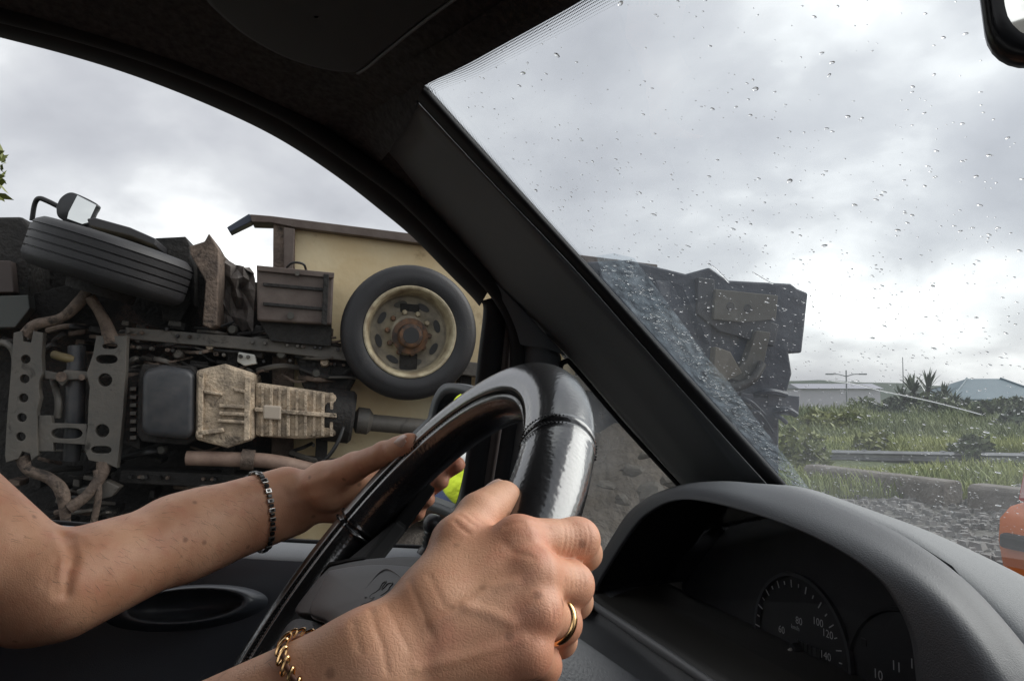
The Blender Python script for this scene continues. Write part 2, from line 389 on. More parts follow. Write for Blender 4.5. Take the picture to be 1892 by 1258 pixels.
o = mesh('roof_panel', *grid(ro), M_paint, car_root)
# header trim closing roof to glass + side rail outer
hd = []
for t in np.linspace(0, 1, 33):
    rr = -.66+t*.94; f0, u0 = header(rr); hd.append((f0, rr, u0))
o = mesh('header_rail', *grid([[car(f-.02, r, u+.012) for f, r, u in hd], [car(f-.008, r, u+.002) for f, r, u in hd], [car(f, r, u-.001) for f, r, u in hd], [car(f+.006, r, u+.004) for f, r, u in hd], [car(f-.02, r, u+.05) for f, r, u in hd]]), M_fabric, car_root)
# sun visor
def onv(px, py): return pl(px, py, (.42, 0, 1), .258)
vp = [(845, -8), (780, 40), (715, 92), (672, 127), (648, 134), (590, 126), (520, 103), (450, 64), (402, 24), (375, -5), (350, -60), (420, -110), (700, -120), (900, -70)]
v3 = spline([onv(*q) for q in vp+vp[:1]], 60)[:-1]; c3 = v3.mean(0)
up = U*.010
rows = [c3+(v3-c3)*.02, c3+(v3-c3)*.9-up*.25, c3+(v3-c3)*.975-up*.1, v3+up*.3, c3+(v3-c3)*.98+up, c3+(v3-c3)*.02+up*1.3]
sun_visor = mesh('sun_visor', *grid(rows, True), mat('visor_vinyl', (.03, .03, .032), .75, bump=(700, .3, .0006)), car_root)
tube('visor_edge', v3[:16]+np.array([0, 0, -.001]), .0011, mat('visor_piping', (.10, .10, .11), .6), sun_visor, 6)

# --- driver's door: frame strip, seals, glass, post
def strip(name, lines, m, parent=car_root, n=40, s=1, th=0):
    o = mesh(name, *grid([spline(l, n) for l in lines]), m, parent)
    if th: solid(o, th, 0)
    if s: sub(o, s)
    return o
A3 = [ond(x, y, 0) for x, y in LA]
def off_line(line, dx, dy): return [(x+dx, y+dy) for x, y in line]
LA2 = [(x+8*min(1, max(0, (x+100)/500)), y-14) for x, y in LA]; LA3 = [(x+20*min(1, max(0, (x+100)/500)), y-34) for x, y in LA]
LA4 = [(x+34*min(1, max(0, (x+100)/500)), y-58) for x, y in LA]
door = empty('driver_door', car(0, -.95, -.9)); door.parent = car_root; door.matrix_parent_inverse = wm(car_root).inverted()
frame = strip('window_frame', [[ond(*q, -.03) for q in LA], [ond(*q, 0) for q in LA], [ond(*q, .016) for q in LA2], [ond(*q, .020) for q in LA3], [ond(*q, .03) for q in LA4], [ond(*q, -.02)+U*.03 for q in LA4]], M_black, door, 50)
strip('side_rail_trim', [[ond(x+30*min(1, max(0, (x+100)/500)), y-40, .020) for x, y in LA[:-2]], [ond(x+36*min(1, max(0, (x+100)/500)), y-62, .052) for x, y in LA[:-2]], [ond(x+56*min(1, max(0, (x+100)/500)), y-90, .060) for x, y in LA[:-2]]], M_fabric, car_root, 50)
def yl(l, fn): return [fn(*q) for q in l]
V0 = [(886, 556), (893, 572), (884, 650), (876, 720), (862, 830), (845, 960), (838, 1030)]
V1 = [(930, 545), (937, 575), (930, 650), (922, 720), (905, 830), (886, 960), (876, 1030)]
V2 = [(944, 560), (948, 600), (942, 650), (935, 720), (919, 830), (899, 960), (890, 1030)]
V3 = [(962, 580), (966, 620), (963, 680), (956, 740), (942, 830), (922, 960), (910, 1030)]
V4 = [(990, 600), (1000, 650), (1000, 720), (990, 760), (975, 850), (955, 960), (945, 1030)]
Gl = [(1010, 618), (1036, 657), (1031, 690), (1025, 760), (1020, 850), (1014, 960), (1010, 1030)]
strip('window_channel', [yl(V0, lambda x, y: ond(x, y, -.03)), yl(V0, lambda x, y: ond(x, y, .0)), yl(V0, lambda x, y: ond(x+3, y, .012)), yl(V1, lambda x, y: ond(x-4, y, .012)), yl(V1, lambda x, y: ond(x, y, .0))], M_black, door, 30)
strip('channel_trim', [yl(V1, lambda x, y: ond(x-2, y, .002)), yl(V2, lambda x, y: ond(x-3, y, .006)), yl(V2, lambda x, y: ond(x+2, y, -.004))], M_brown, door, 30)
SL = [(x+16*min(1, max(0, (x+100)/500)), y-46) for x, y in LA[:9]]+[(716, 336), (780, 392), (838, 452), (887, 503), (924, 548), (948, 594), (956, 650), (950, 725), (935, 830), (914, 960), (904, 1030)]
tube('pillar_seal', spline([ond(x, y, .040-.026*min(1, max(0, (y-480)/120))) for x, y in SL], 90), .0088, mat('seal_rubber', (.022, .022, .024), .7, spec=.25), door, 12)
strip('pillar_side_trim', [[ond(x, y, .034) for x, y in [(706, 322), (716, 336), (780, 392), (838, 452), (887, 503), (924, 548), (950, 600), (962, 640)]], [ond(x, y, .042) for x, y in [(700, 306), (735, 340), (805, 400), (862, 460), (912, 512), (960, 560), (990, 600), (1008, 640)]], [ond(x, y, .030) for x, y in [(692, 290), (745, 345), (820, 428), (880, 495), (930, 548), (985, 596), (1030, 640), (1048, 660)]]], M_pillar, car_root, 40)
strip('pillar_lower_trim', [yl(V3, lambda x, y: ond(x-6, y, .0)), yl(V3, lambda x, y: ond(x+4, y, .022)), yl(V4, lambda x, y: ond(x, y, .028)), yl(Gl, lambda x, y: ond(x-4, y, .02)), yl(Gl, lambda x, y: ond(x, y, -.005))], M_pillar, car_root, 30)
# glass of the driver's door and of the little front quarter light
gl_pts = [ond(*q, -.012) for q in [(-420, -90), (-80, 30), (0, 50), (240, 118), (476, 216), (634, 315), (762, 418), (869, 526), (905, 560), (895, 720), (880, 830), (860, 1040), (500, 1040), (0, 1010), (-420, 1000)]]
M_side = glassmat('side_glass', (.97, .98, .97), .002, hz=(6, .3, 1.6), gloss=.12)
mesh('door_glass', gl_pts, [tuple(range(len(gl_pts)))], M_side, door, smooth=False)
qg = [ond(*q, -.004) for q in [(1036, 645), (1055, 662), (1150, 772), (1262, 897), (1300, 1010), (1150, 1060), (1000, 1040), (1015, 850)]]
quarter = mesh('quarter_glass', qg, [tuple(range(len(qg)))], glassmat('dusty_glass', (.66, .68, .66), .20, (.60, .60, .58), hz=(14, .4, 1.7)), car_root, smooth=False)
tube('quarter_glass_seal', spline([ond(*q, .003) for q in [(1012, 980), (1024, 800), (1033, 690), (1045, 668), (1062, 680), (1150, 783), (1262, 905)]], 60), .0032, M_black, quarter, 8)

# --- A pillar trim
PW = [(785, 160), (936, 327), (1087, 493), (1271, 697), (1455, 900), (1500, 950)]
PT = [(768, 184), (913, 341), (1060, 495), (1240, 698), (1420, 897), (1470, 950)]
PL = [(764, 209), (895, 335), (1046, 497), (1222, 684), (1388, 893), (1430, 945)]
PK = [(735, 252), (860, 380), (985, 505), (1150, 680), (1318, 890), (1360, 940)]
PD = [(692, 294), (800, 408), (905, 525), (1046, 655), (1262, 896), (1300, 940)]
w3 = [onw(*q, -.004) for q in PW]; d3 = [ond(*q, .030) for q in PD]
def mid(line, bul):
    out = []
    for q, a, b, wq, dq in zip(line, w3, d3, PW, PD):
        t = np.hypot(q[0]-wq[0], q[1]-wq[1])/max(1e-6, np.hypot(dq[0]-wq[0], dq[1]-wq[1])); t = t*t*(3-2*t)
        out.append(P3(q[0], q[1], depth_of(a)*(1-t)+depth_of(b)*t-bul))
    return out
pil = strip('pillar_trim', [mid(PT, -.004), mid(PT, .003), mid(PL, .0105), mid([(x-4, y+4) for x, y in PL], .0108), mid([(x-7, y+7) for x, y in PL], .0085), mid(PK, .013), mid([(x-8, y+8) for x, y in PK], .012), mid([((2*d[0]+k[0])/3, (2*d[1]+k[1])/3) for k, d in zip(PK, PD)], .004), d3, [ond(*q, -.01) for q in PD]], M_pillar, car_root, 40)
strip('windscreen_seal', [[onw(x+2, y-2, .004) for x, y in PW], [onw(x, y, -.006) for x, y in PW], mid([((a[0]+b[0])/2, (a[1]+b[1])/2) for a, b in zip(PW, PT)], .004), mid(PT, -.001)], M_black, car_root, 40)
# outer A pillar skin behind the trim keeps the light out
strip('pillar_outer_skin', [[onw(x-14, y+10, .012) for x, y in PW], [ond(*q, -.035) for q in PD]], M_black, car_root, 20, 0, .01)
# upper corner cover between the lining and the pillar trim
strip('corner_cover', [[ond(560, 195, .05), ond(640, 250, .045), ond(700, 306, .034)], [P3(630, 150, .75), P3(685, 205, .745), P3(737, 256, .715)], [P3(690, 118, .68), P3(735, 158, .675), P3(767, 208, .655)], [P3(720, 132, .655), P3(752, 155, .65), P3(775, 186, .648)], [onw(752, 128, -.004), onw(772, 142, -.004), onw(788, 163, -.004)]], M_fabric, car_root, 16, 2)

# --- door panel and sill: a profile swept along the door top
SILL = [(-420, 935), (0, 962), (100, 968), (300, 984), (500, 999), (700, 1009), (850, 1016), (1000, 1020)]
s3 = spline([ond(*q, -.006) for q in SILL], 40)
prof = [(-.03, -.06), (-.02, -.004), (.0, .0), (.022, .0012), (.042, -.002), (.056, -.010), (.066, -.024), (.071, -.048), (.074, -.08), (.077, -.12), (.085, -.17), (.10, -.21), (.115, -.235), (.108, -.27), (.085, -.33), (.075, -.6)]
o = mesh('door_panel', *grid([[p+R*a+U*b for p in s3] for a, b in prof[5:]]), M_door, door); sub(o, 1)
o = mesh('sill_top_lit', *grid([[p+R*a+U*b for p in s3] for a, b in prof[:6]]+[[p+R*(prof[5][0]-.002)+U*(prof[5][1]-.006) for p in s3]]), mat('sill_skylit', (.20, .21, .225), .5, bump=(1000, .4, .0008)), door); sub(o, 1)  # door top coloured lighter to stand for direct sky light
tube('glass_wiper_seal', s3-R*.006+U*.0005, .0028, M_black, door, 8)
# inner door pull: an oval scoop with a rim
hc = pl(345, 1120, (0, 1, 0), -.835); ax1 = F; ax2 = U*.9-R*.3; ax2 /= np.linalg.norm(ax2); an = np.cross(ax1, ax2); an = an if an@R > 0 else -an
rows = []
for q, (sc, dp) in enumerate([(1.5, -.014), (1.3, .004), (1.12, .012), (1.0, .010), (.9, -.004), (.6, -.02), (.05, -.024)]):
    rows.append([hc+.050*sc*math.cos(t)*ax1+.014*sc*math.sin(t)*ax2+an*dp for t in np.linspace(0, 2*math.pi, 36, endpoint=False)])
sub(mesh('door_handle', *grid(rows, True), mat('handle_plastic', (.045, .05, .06), .36, spec=.5), door), 1)
# speaker / lower bulge of the door card
# lock knob with a ribbed rubber sleeve
kb = ond(790, 1022, .022); kt = ond(803, 951, .022); ka = kt-kb; kh = np.linalg.norm(ka)
prof = [(.0, -.02), (.0115, -.018), (.0125, .0), (.0115, .003), (.008, .007), (.007, .010), (.0088, .012), (.0068, .015), (.0088, .018), (.0068, .021), (.009, .024), (.0070, .0265), (.0105, .0285), (.0118, .033), (.0112, .039), (.0075, .044), (.0, .0455)]
lathe('lock_knob', [(r, h*kh/.0455) for r, h in prof], kb, ka, mat('knob_rubber', (.016, .016, .018), .38, spec=.5), door, 24, sharp=80)

# --- windscreen
es = (F-.767*U)/math.sqrt(1+.767**2); nw = (.767*F+U)/math.sqrt(1+.767**2)
w0 = car(.14, -.62, .3436-.767*.14)                     # plane origin: upper driver's corner
def ws(r, s, h=0): return w0+R*r+es*s+nw*h              # r to the right, s down the slope
def towss(p): q = np.asarray(p)-w0; return q@R, q@es
wsc = [onw(*q, .003) for q in [(770, 140), (785, 160), (1087, 493), (1455, 900), (1500, 950)]]
hdp = [car(f, r, .3436-.767*f) for f, r in ((.145, -.62), (.17, -.5), (.19, -.35), (.2, -.19), (.19, 0), (.16, .2))]
right = [car(.13, .30, .3436-.767*.13), car(.66, .46, .3436-.767*.66)]
pts = [ws(-.03, -.03), ws(.95, -.03), ws(1.14, .62), ws(-.24, .66), ws(-.18, .50)]
M_ws = glassmat('windscreen_glass', (.93, .96, .955), .035, (.80, .86, .92), hz=(5, .4, 1.4))
screen = mesh('windscreen', pts, [tuple(range(len(pts)))], M_ws, car_root, smooth=False)
# ceramic dot band round the edge (print)
def fritmat():
    m = bpy.data.materials.new('frit_dots'); m.use_nodes = True; t = m.node_tree; t.nodes.clear()
    out = N(t, 'ShaderNodeOutputMaterial'); uv = N(t, 'ShaderNodeAttribute', attribute_name='frit'); sx = N(t, 'ShaderNodeSeparateXYZ'); L(t, uv.outputs['Vector'], sx.inputs[0])
    row = N(t, 'ShaderNodeMath', operation='MULTIPLY', i_1=8.0); L(t, sx.outputs['Y'], row.inputs[0])
    rf = N(t, 'ShaderNodeMath', operation='FLOOR'); L(t, row.outputs[0], rf.inputs[0])
    ro = N(t, 'ShaderNodeMath', operation='MULTIPLY', i_1=.5); L(t, rf.outputs[0], ro.inputs[0])
    xx = N(t, 'ShaderNodeMath', operation='ADD'); L(t, sx.outputs['X'], xx.inputs[0]); L(t, ro.outputs[0], xx.inputs[1])
    fx = N(t, 'ShaderNodeMath', operation='FRACT'); L(t, xx.outputs[0], fx.inputs[0]); fy = N(t, 'ShaderNodeMath', operation='FRACT'); L(t, row.outputs[0], fy.inputs[0])
    cb = N(t, 'ShaderNodeCombineXYZ'); L(t, fx.outputs[0], cb.inputs[0]); L(t, fy.outputs[0], cb.inputs[1])
    ds = N(t, 'ShaderNodeVectorMath', operation='DISTANCE'); ds.inputs[1].default_value = (.5, .5, 0); L(t, cb.outputs[0], ds.inputs[0])
    rad = N(t, 'ShaderNodeMapRange', i_1=0., i_2=1., i_3=.47, i_4=.10); L(t, sx.outputs['Y'], rad.inputs[0])
    lt = N(t, 'ShaderNodeMath', operation='LESS_THAN'); L(t, ds.outputs['Value'], lt.inputs[0]); L(t, rad.outputs[0], lt.inputs[1])
    a = N(t, 'ShaderNodeBsdfTransparent'); b = N(t, 'ShaderNodeBsdfDiffuse'); b.inputs[0].default_value = (.02, .02, .02, 1)
    mx = N(t, 'ShaderNodeMixShader'); L(t, lt.outputs[0], mx.inputs[0]); L(t, a.outputs[0], mx.inputs[1]); L(t, b.outputs[0], mx.inputs[2]); L(t, mx.outputs[0], out.inputs[0]); return m
edge = [towss(onw(*q)) for q in [(1500, 950), (1455, 900), (1271, 697), (1087, 493), (936, 327), (800, 176), (788, 160), (787, 150), (800, 141)]]+[towss(onw(*q)) for q in [(860, 116), (930, 77), (1000, 38), (1070, -2)]]+[towss(car(header(r)[0], r, .3436-.767*header(r)[0])) for r in (-.33, -.25, -.19, -.10, .0)]
edge = spline(edge, 160); tg = np.gradient(edge, axis=0); tg /= np.linalg.norm(tg, axis=1)[:, None]; nn = np.stack([-tg[:, 1], tg[:, 0]], 1)
if (nn[40]@np.array([1, 0])) < 0: nn = -nn
al = np.r_[0, np.cumsum(np.linalg.norm(np.diff(edge, axis=0), axis=1))]/.0016
vs, fs, at = [], [], []
for i in range(160):
    for t in (0, 1): q = edge[i]+nn[i]*.0125*t; vs.append(ws(q[0], q[1], -.0012)); at.append((al[i], t*.999, 0))
for i in range(159): fs.append((2*i, 2*i+2, 2*i+3, 2*i+1))
o = mesh('dot_band', vs, fs, fritmat(), screen, smooth=False)
ca = o.data.attributes.new('frit', 'FLOAT_VECTOR', 'POINT'); ca.data.foreach_set('vector', np.array(at, np.float32).ravel())
# rain drops on the outer face
def build_drops():
    M_water = bpy.data.materials.new('water'); M_water.use_nodes = True; t = M_water.node_tree; t.nodes.clear()
    g = N(t, 'ShaderNodeBsdfGlass', i_IOR=1.33, i_Roughness=0.0); out = N(t, 'ShaderNodeOutputMaterial'); L(t, g.outputs[0], out.inputs[0])
    gs = []; ring = 9
    def dome(cr, cs, a, b, rot, h):
        vs = []; ca, sa = math.cos(rot), math.sin(rot)
        for j, (k, z) in enumerate(((1, 0), (.86, .5), (.5, .87))):
            for i in range(ring):
                q = 2*math.pi*i/ring; w = 1+.16*math.sin(2*q+cr*900)
                x, y = a*k*w*math.cos(q), b*k*w*math.sin(q); vs.append(ws(cr+x*ca-y*sa, cs+x*sa+y*ca, .0035+h*z))
        vs.append(ws(cr, cs, .0035+h)); fs = [tuple(range(ring))[::-1]]
        for j in range(2):
            for i in range(ring): fs.append((j*ring+i, j*ring+(i+1) % ring, (j+1)*ring+(i+1) % ring, (j+1)*ring+i))
        fs += [(2*ring+i, 2*ring+(i+1) % ring, 3*ring) for i in range(ring)]
        gs.append((vs, fs))
    r_ = random.Random(5); n = 0
    pe = [towss(onw(*q)) for q in PW]; pw_ = [towss(onw(*q)) for q in [(1165, 480), (1250, 600), (1330, 700), (1400, 790), (1490, 905)]]
    while n < 8000:
        s = r_.uniform(-.01, .60); r = r_.uniform(-.2, 1.0)
        lim = np.interp(s, [p[1] for p in pe], [p[0] for p in pe])
        if r < lim+.012: continue
        wl = np.interp(s, [p[1] for p in pw_], [p[0] for p in pw_]); wet = (s > pw_[0][1]-.02 and r < wl)
        dens = .40+.60*min(1, max(0, (s-.12)/.2)); big = r_.random()
        if not wet and r_.random() > dens: continue
        a = (.00035+.0008*r_.random()**2.5)*(1.8 if big < .08 else 1)
        b = a*r_.uniform(.45, .9); dome(r, s, a*1.3, b, r_.uniform(-.2, .7), a*r_.uniform(.18, .34)); n += 1
    n = 0
    while n < 420:      # unwiped strip by the pillar
        t_ = r_.random(); k = r_.random(); s = pw_[0][1]+(pw_[-1][1]-pw_[0][1])*t_
        a0 = np.interp(s, [p[1] for p in pe], [p[0] for p in pe]); b0 = np.interp(s, [p[1] for p in pw_], [p[0] for p in pw_]); r = a0+.01+(b0-a0-.01)*k
        a = (.0008+.0014*r_.random()**2); dome(r, s, a*1.4, a*.7, r_.uniform(0, .6), a*.32); n += 1
    # runs of water
    for q in ([(1522, 709), (1575, 716), (1620, 728), (1700, 745), (1760, 760), (1818, 776)], [(1310, 497), (1325, 510), (1343, 530)], [(1385, 510), (1410, 525), (1425, 533)], [(1690, 705), (1705, 730)]):
        p = spline([towss(onw(*w)) for w in q], 24); wd = .00045
        gs.append(tube_geo([ws(a[0], a[1], .0037) for a in p], np.r_[.0001, np.full(22, .00042), .0001], 7))
    vs, fs = merge(gs)
    o = mesh('rain_drops', vs, fs, M_water, screen, kind='stuff')
build_drops()
# smeared water film outside the wiper's sweep
fl = [(1098, 478), (1130, 473), (1168, 482), (1215, 545), (1262, 607), (1300, 662), (1345, 712), (1402, 788), (1450, 850), (1495, 910), (1480, 925), (1455, 900), (1271, 697), (1110, 518)]
f3 = [ws(*towss(onw(*q)), .0031) for q in fl]
mesh('water_film', f3, [tuple(range(len(f3)))], glassmat('wet_film', (.90, .93, .95), .08, (.50, .60, .68), hz=(90, .0, 2.2)), screen, smooth=False)

# --- rear-view mirror
mc = P3(1935, 30, .285); mz = np.array(P3(1935, 130, .285)-mc)
mx_ = (P3(1990, 12, .275)-P3(1880, 48, .305)); mn = -.925*F+.327*R-.196*U; mn /= np.linalg.norm(mn); mx_ = R*.94+F*.34+U*.02; mx_ -= mn*(mx_@mn); mx_ /= np.linalg.norm(mx_); mup = np.cross(mx_, mn); mup = mup if mup@U > 0 else -mup
mirror = empty('rear_view_mirror', mc); mirror.parent = car_root; mirror.matrix_parent_inverse = wm(car_root).inverted()
def rrect(w, h, r, n=8):
    out = []
    for cx_, cy_, a0 in ((w-r, h-r, 0), (-w+r, h-r, 90), (-w+r, -h+r, 180), (w-r, -h+r, 270)):
        for q in np.linspace(a0, a0+90, n): out.append((cx_+r*math.cos(math.radians(q)), cy_+r*math.sin(math.radians(q))))
    return out
mcen = P3(1818, 30, .30)+mx_*.115+mup*(-.0)
ml = P3(1822, 60, .285); mb = P3(1860, 130, .285)
mcen = ml+mx_*.118; mcen = mcen+mup*((mb-mcen)@mup+.031)
rr_ = rrect(.118, .034, .016)
def ring_at(sc_in, dn): return [mcen+mx_*(x-np.sign(x)*sc_in)+mup*(y-np.sign(y)*sc_in)+mn*dn for x, y in rr_]
mesh('mirror_housing', *grid([ring_at(.02, -.03), ring_at(.008, -.026), ring_at(.001, -.012), ring_at(0, .002), ring_at(.002, .006), ring_at(.0055, .006), ring_at(.0075, .0015), ring_at(.0085, .001)], True), mat('mirror_black', (.012, .012, .014), .3, spec=.5), mirror)
g = ring_at(.0075, .0018); M_mir = mat('mirror_silver', (.80, .82, .80), .02, metal=1.)
mesh('mirror_glass', g, [tuple(range(len(g)))], M_mir, mirror, smooth=False)
st = car(*(tocar(mcen)*np.array([1, 0, 1])+np.array([0, -.19, 0]))); tube('mirror_stem', [mcen-mn*.02, mcen-mn*.03+U*.03, mcen+F*.015+U*.045], .008, M_black, mirror, 10)
# --- side mirror outside the driver's window
sm = empty('side_mirror', car(.3, -1.1, -.15)); sm.parent = car_root; sm.matrix_parent_inverse = wm(car_root).inverted()
smn = -.92*F+.38*R+.035*U; smn /= np.linalg.norm(smn); smc = car(.30, -1.10, -.085)
def onm(px, py, o=0.):
    d = ray(px, py); return CAM+d*(((smc+smn*o-CAM)@smn)/(d@smn))
mo = [(790, 772), (800, 735), (817, 711), (840, 708), (872, 716), (884, 735), (880, 800), (868, 880), (852, 940), (838, 958), (815, 950), (700, 905), (690, 890), (700, 860)]
gi = [(803, 776), (812, 745), (826, 728), (843, 726), (862, 732), (870, 745), (868, 800), (857, 875), (845, 925), (836, 938), (818, 932), (722, 895), (712, 884), (722, 858)]
o3 = spline([onm(*q, .012) for q in mo+mo[:1]], 60)[:-1]; i3 = spline([onm(*q, .012) for q in gi+gi[:1]], 60)[:-1]; ic = spline([onm(*q, .0) for q in gi+gi[:1]], 60)[:-1]; c3 = o3.mean(0)
mesh('mirror_housing', *grid([c3+(o3-c3)*.05-smn*.09, c3+(o3-c3)*.6-smn*.085, c3+(o3-c3)*.92-smn*.05, o3-smn*.012, o3, i3, ic], True), mat('mirror_shell', (.07, .075, .08), .4), sm)
mesh('mirror_glass', ic+smn*.001, [tuple(range(len(ic)))], M_mir, sm, smooth=False)
tube('mirror_foot', [smc-smn*.04-U*.06+R*.02, smc-smn*.03-U*.12+R*.10, smc-smn*.03-U*.13+R*.2], .03, mat('mirror_shell', (0, 0, 0)), sm, 12)

# --- dashboard
HI = [(1098, 1092), (1106, 1072), (1166, 977), (1209, 939), (1252, 924), (1303, 928), (1380, 947), (1466, 977), (1552, 1020), (1616, 1067), (1651, 1115), (1677, 1175), (1687, 1256), (1690, 1330)]
HR = [(1086, 1086), (1095, 1066), (1153, 968), (1195, 926), (1248, 906), (1312, 906), (1392, 924), (1480, 955), (1570, 996), (1650, 1042), (1724, 1098), (1775, 1158), (1822, 1240), (1850, 1330)]
HT = [(1084, 1078), (1092, 1058), (1146, 962), (1186, 924), (1244, 900), (1312, 893), (1385, 900), (1466, 916), (1560, 955), (1660, 1010), (1745, 1075), (1815, 1150), (1880, 1240), (1930, 1330)]
HG = [(1100, 1060), (1110, 1040), (1160, 960), (1205, 920), (1262, 899), (1330, 893), (1400, 897), (1466, 904), (1595, 956), (1681, 999), (1767, 1063), (1852, 1140), (1935, 1230), (2000, 1330)]
HP = [(1110, 1050), (1120, 1030), (1170, 960), (1215, 922), (1272, 901), (1345, 894), (1420, 898), (1480, 905), (1600, 950), (1692, 990), (1780, 1048), (1866, 1122), (1950, 1210), (2020, 1310)]
HE = [(1250, 960), (1260, 955), (1290, 940), (1320, 925), (1370, 910), (1420, 902), (1455, 903), (1509, 911), (1595, 937), (1724, 982), (1892, 1055), (2000, 1110), (2150, 1200), (2300, 1300)]
fI, fR, fT, fG, fP = .365, .372, .395, .50, .515
dash = empty('dashboard', car(.45, -.19, -.4)); dash.parent = car_root; dash.matrix_parent_inverse = wm(car_root).inverted()
hi3 = [onf(*q, fI) for q in HI]; hr3 = [onf(*q, fR) for q in HR]; ht3 = [onf(*q, fT) for q in HT]
hg3 = [onf(*q, fG-.06*max(0, (1262-q[0])/160)) for q in HG]; hp3 = [onf(*q, fP-.06*max(0, (1262-q[0])/160)) for q in HP]; he3 = [onf(*q, .60) for q in HE]
NN = 60
hood = mesh('instrument_hood', *grid([spline(hi3, NN)+F*.006, spline(hi3, NN)+F*.002, spline(hi3, NN), spline(hr3, NN), spline((np.array(hr3)*.4+np.array(ht3)*.6), NN), spline(ht3, NN), spline(ht3, NN)+F*.02+U*.001, (spline(ht3, NN)+spline(hg3, NN))/2+U*.003, spline(hg3, NN)-F*.008, spline(hg3, NN)-F*.002-U*.0012, spline(hg3, NN)+F*.003-U*.006]), M_dash, dash); sub(hood, 1)
gpc = np.mean(hi3, 0)
mesh('hood_recess_dark', *grid([[gpc+(p-gpc)*.79+F*.087 for p in spline(hi3, NN)], [p+F*.004 for p in spline(hi3, NN)]]), mat('recess_shade_black', (.008, .008, .009), .8, spec=.15), dash)  # hood's inner wall coloured near-black to deepen the shade in the recess
pad = mesh('dash_pad', *grid([spline(hg3, NN)+F*.002-U*.008, spline(hg3, NN)+F*.005-U*.003, spline(hg3, NN)+F*.012+U*.0005, (spline(hp3, NN)+spline(he3, NN))/2+U*.004, spline(he3, NN), spline(he3, NN)+F*.06-U*.05]), M_dash2, dash); sub(pad, 1)
# centre and passenger side of the dashboard (out of the picture, to the right)
rows = []
for f, u in ((.30, -.62), (.30, -.42), (.315, -.30), (.36, -.245), (.45, -.21), (.58, -.16), (.70, -.165)):
    rows.append([car(f, r, u) for r in np.linspace(-.22, .56, 12)])
o = mesh('passenger_dash', *grid(rows), M_dash, dash); sub(o, 1)
rows = []
for f, u in ((.25, -.62), (.27, -.44), (.30, -.33), (.345, -.285), (.352, -.262)):
    rows.append([car(f, r, u+.0*r) for r in np.linspace(-.94, -.22, 14)])
lower = mesh('dash_lower', *grid(rows), M_dash, dash); sub(lower, 1)
# ledge below the instrument opening, its bright lip and the panel under it
E0 = [(1098, 1096), (1103, 1100), (1225, 1175), (1352, 1252), (1440, 1305)]; E1 = [(1088, 1102), (1094, 1107), (1207, 1179), (1325, 1258), (1410, 1315)]
E2 = [(1083, 1115), (1089, 1120), (1193, 1193), (1289, 1258), (1370, 1320)]; E3 = [(1066, 1127), (1076, 1134), (1150, 1183), (1243, 1258), (1320, 1330)]
E4 = [(1030, 1140), (1050, 1160), (1110, 1210), (1190, 1290), (1260, 1380)]; E5 = [(960, 1180), (985, 1205), (1040, 1260), (1110, 1340), (1180, 1440)]
def el(l, f): return spline([onf(*q, f) for q in l], 24)
mesh('cluster_ledge', *grid([el(E0, .365)+F*.086+U*.006, el(E0, .365), el(E1, .360)]), mat('ledge_brown', (.03, .028, .025), .5), dash)
sub(mesh('ledge_lip', *grid([el(E1, .361), el(E1, .357), el(E2, .354), el(E2, .358)]), mat('lip_grey', (.20, .20, .205), .4), dash), 1)
sub(mesh('lower_panel', *grid([el(E2, .3585), el(E3, .352), el(E3, .350)-U*.0015, el(E4, .30), el(E5, .24)]), mat('panel_grey', (.09, .092, .096), .5, bump=(900, .5, .0012)), dash), 1)
# column end of the dash, left of the instruments
rows = []
for px_, py_ in ((0, 0), (25, 35), (60, 110), (60, 400)):
    rows.append(spline([onf(x+px_*.2, y+py_, .37+.0*py_) for x, y in [(560, 1075), (760, 1050), (900, 1040), (1010, 1042), (1060, 1052), (1095, 1080)]], 20))
# dash end towards the driver's door
rows = []
for f, u in ((.20, -.62), (.24, -.40), (.28, -.27), (.34, -.225), (.43, -.205), (.56, -.19), (.66, -.19)):
    rows.append([car(f, r, u) for r in np.linspace(-.93, -.775, 6)])
o = mesh('dash_end', *grid(rows), M_dash, dash); sub(o, 1)
# instruments
GF = .452
clus = empty('instrument_cluster', car(.44, -.5, -.25)); clus.parent = car_root; clus.matrix_parent_inverse = wm(car_root).inverted()
gpc = np.mean(hi3, 0); gp = [gpc+(p-gpc)*.85+F*.083 for p in hi3]+[car(GF, -.30, -.36), car(GF, -.76, -.36)]
mesh('gauge_plate', gp, [tuple(range(len(gp)))], mat('gauge_plate_print', (.010, .010, .011), .55, var=(40, (.016, .016, .018))), clus, smooth=False)
mesh('cluster_leak_plug', [car(.462, r, u) for r, u in ((-.84, -.42), (-.60, -.42), (-.60, -.17), (-.84, -.185))], [(0, 1, 2, 3)], M_gauge, clus, smooth=False)  # black panel added to plug a light leak behind the gauges
def ong(px, py, o=-.002): return onf(px, py, GF+o)
gc = ong(1482, 1196); gr = 1.1*np.linalg.norm(ong(1560, 1175)-gc)
lathe('speedometer', [(0, .0), (gr*.93, .0), (gr*.95, .004), (gr, .004), (gr*1.01, 0)], gc, -F, mat('dial_face', (.03, .03, .034), .5, var=(60, (.05, .05, .055), .2)), clus, 48)
M_num = mat('dial_white', (.55, .55, .55), .6)
gs = []
for s, q in (('20', (1421, 1232)), ('40', (1424, 1198)), ('60', (1444, 1163)), ('80', (1476, 1147)), ('100', (1511, 1149)), ('120', (1529, 1171)), ('140', (1525, 1211)), ('160', (1507, 1247)), ('180', (1478, 1275))):
    gs.append(text_geo(s, .0086, ong(*q, -.0065), R, U))
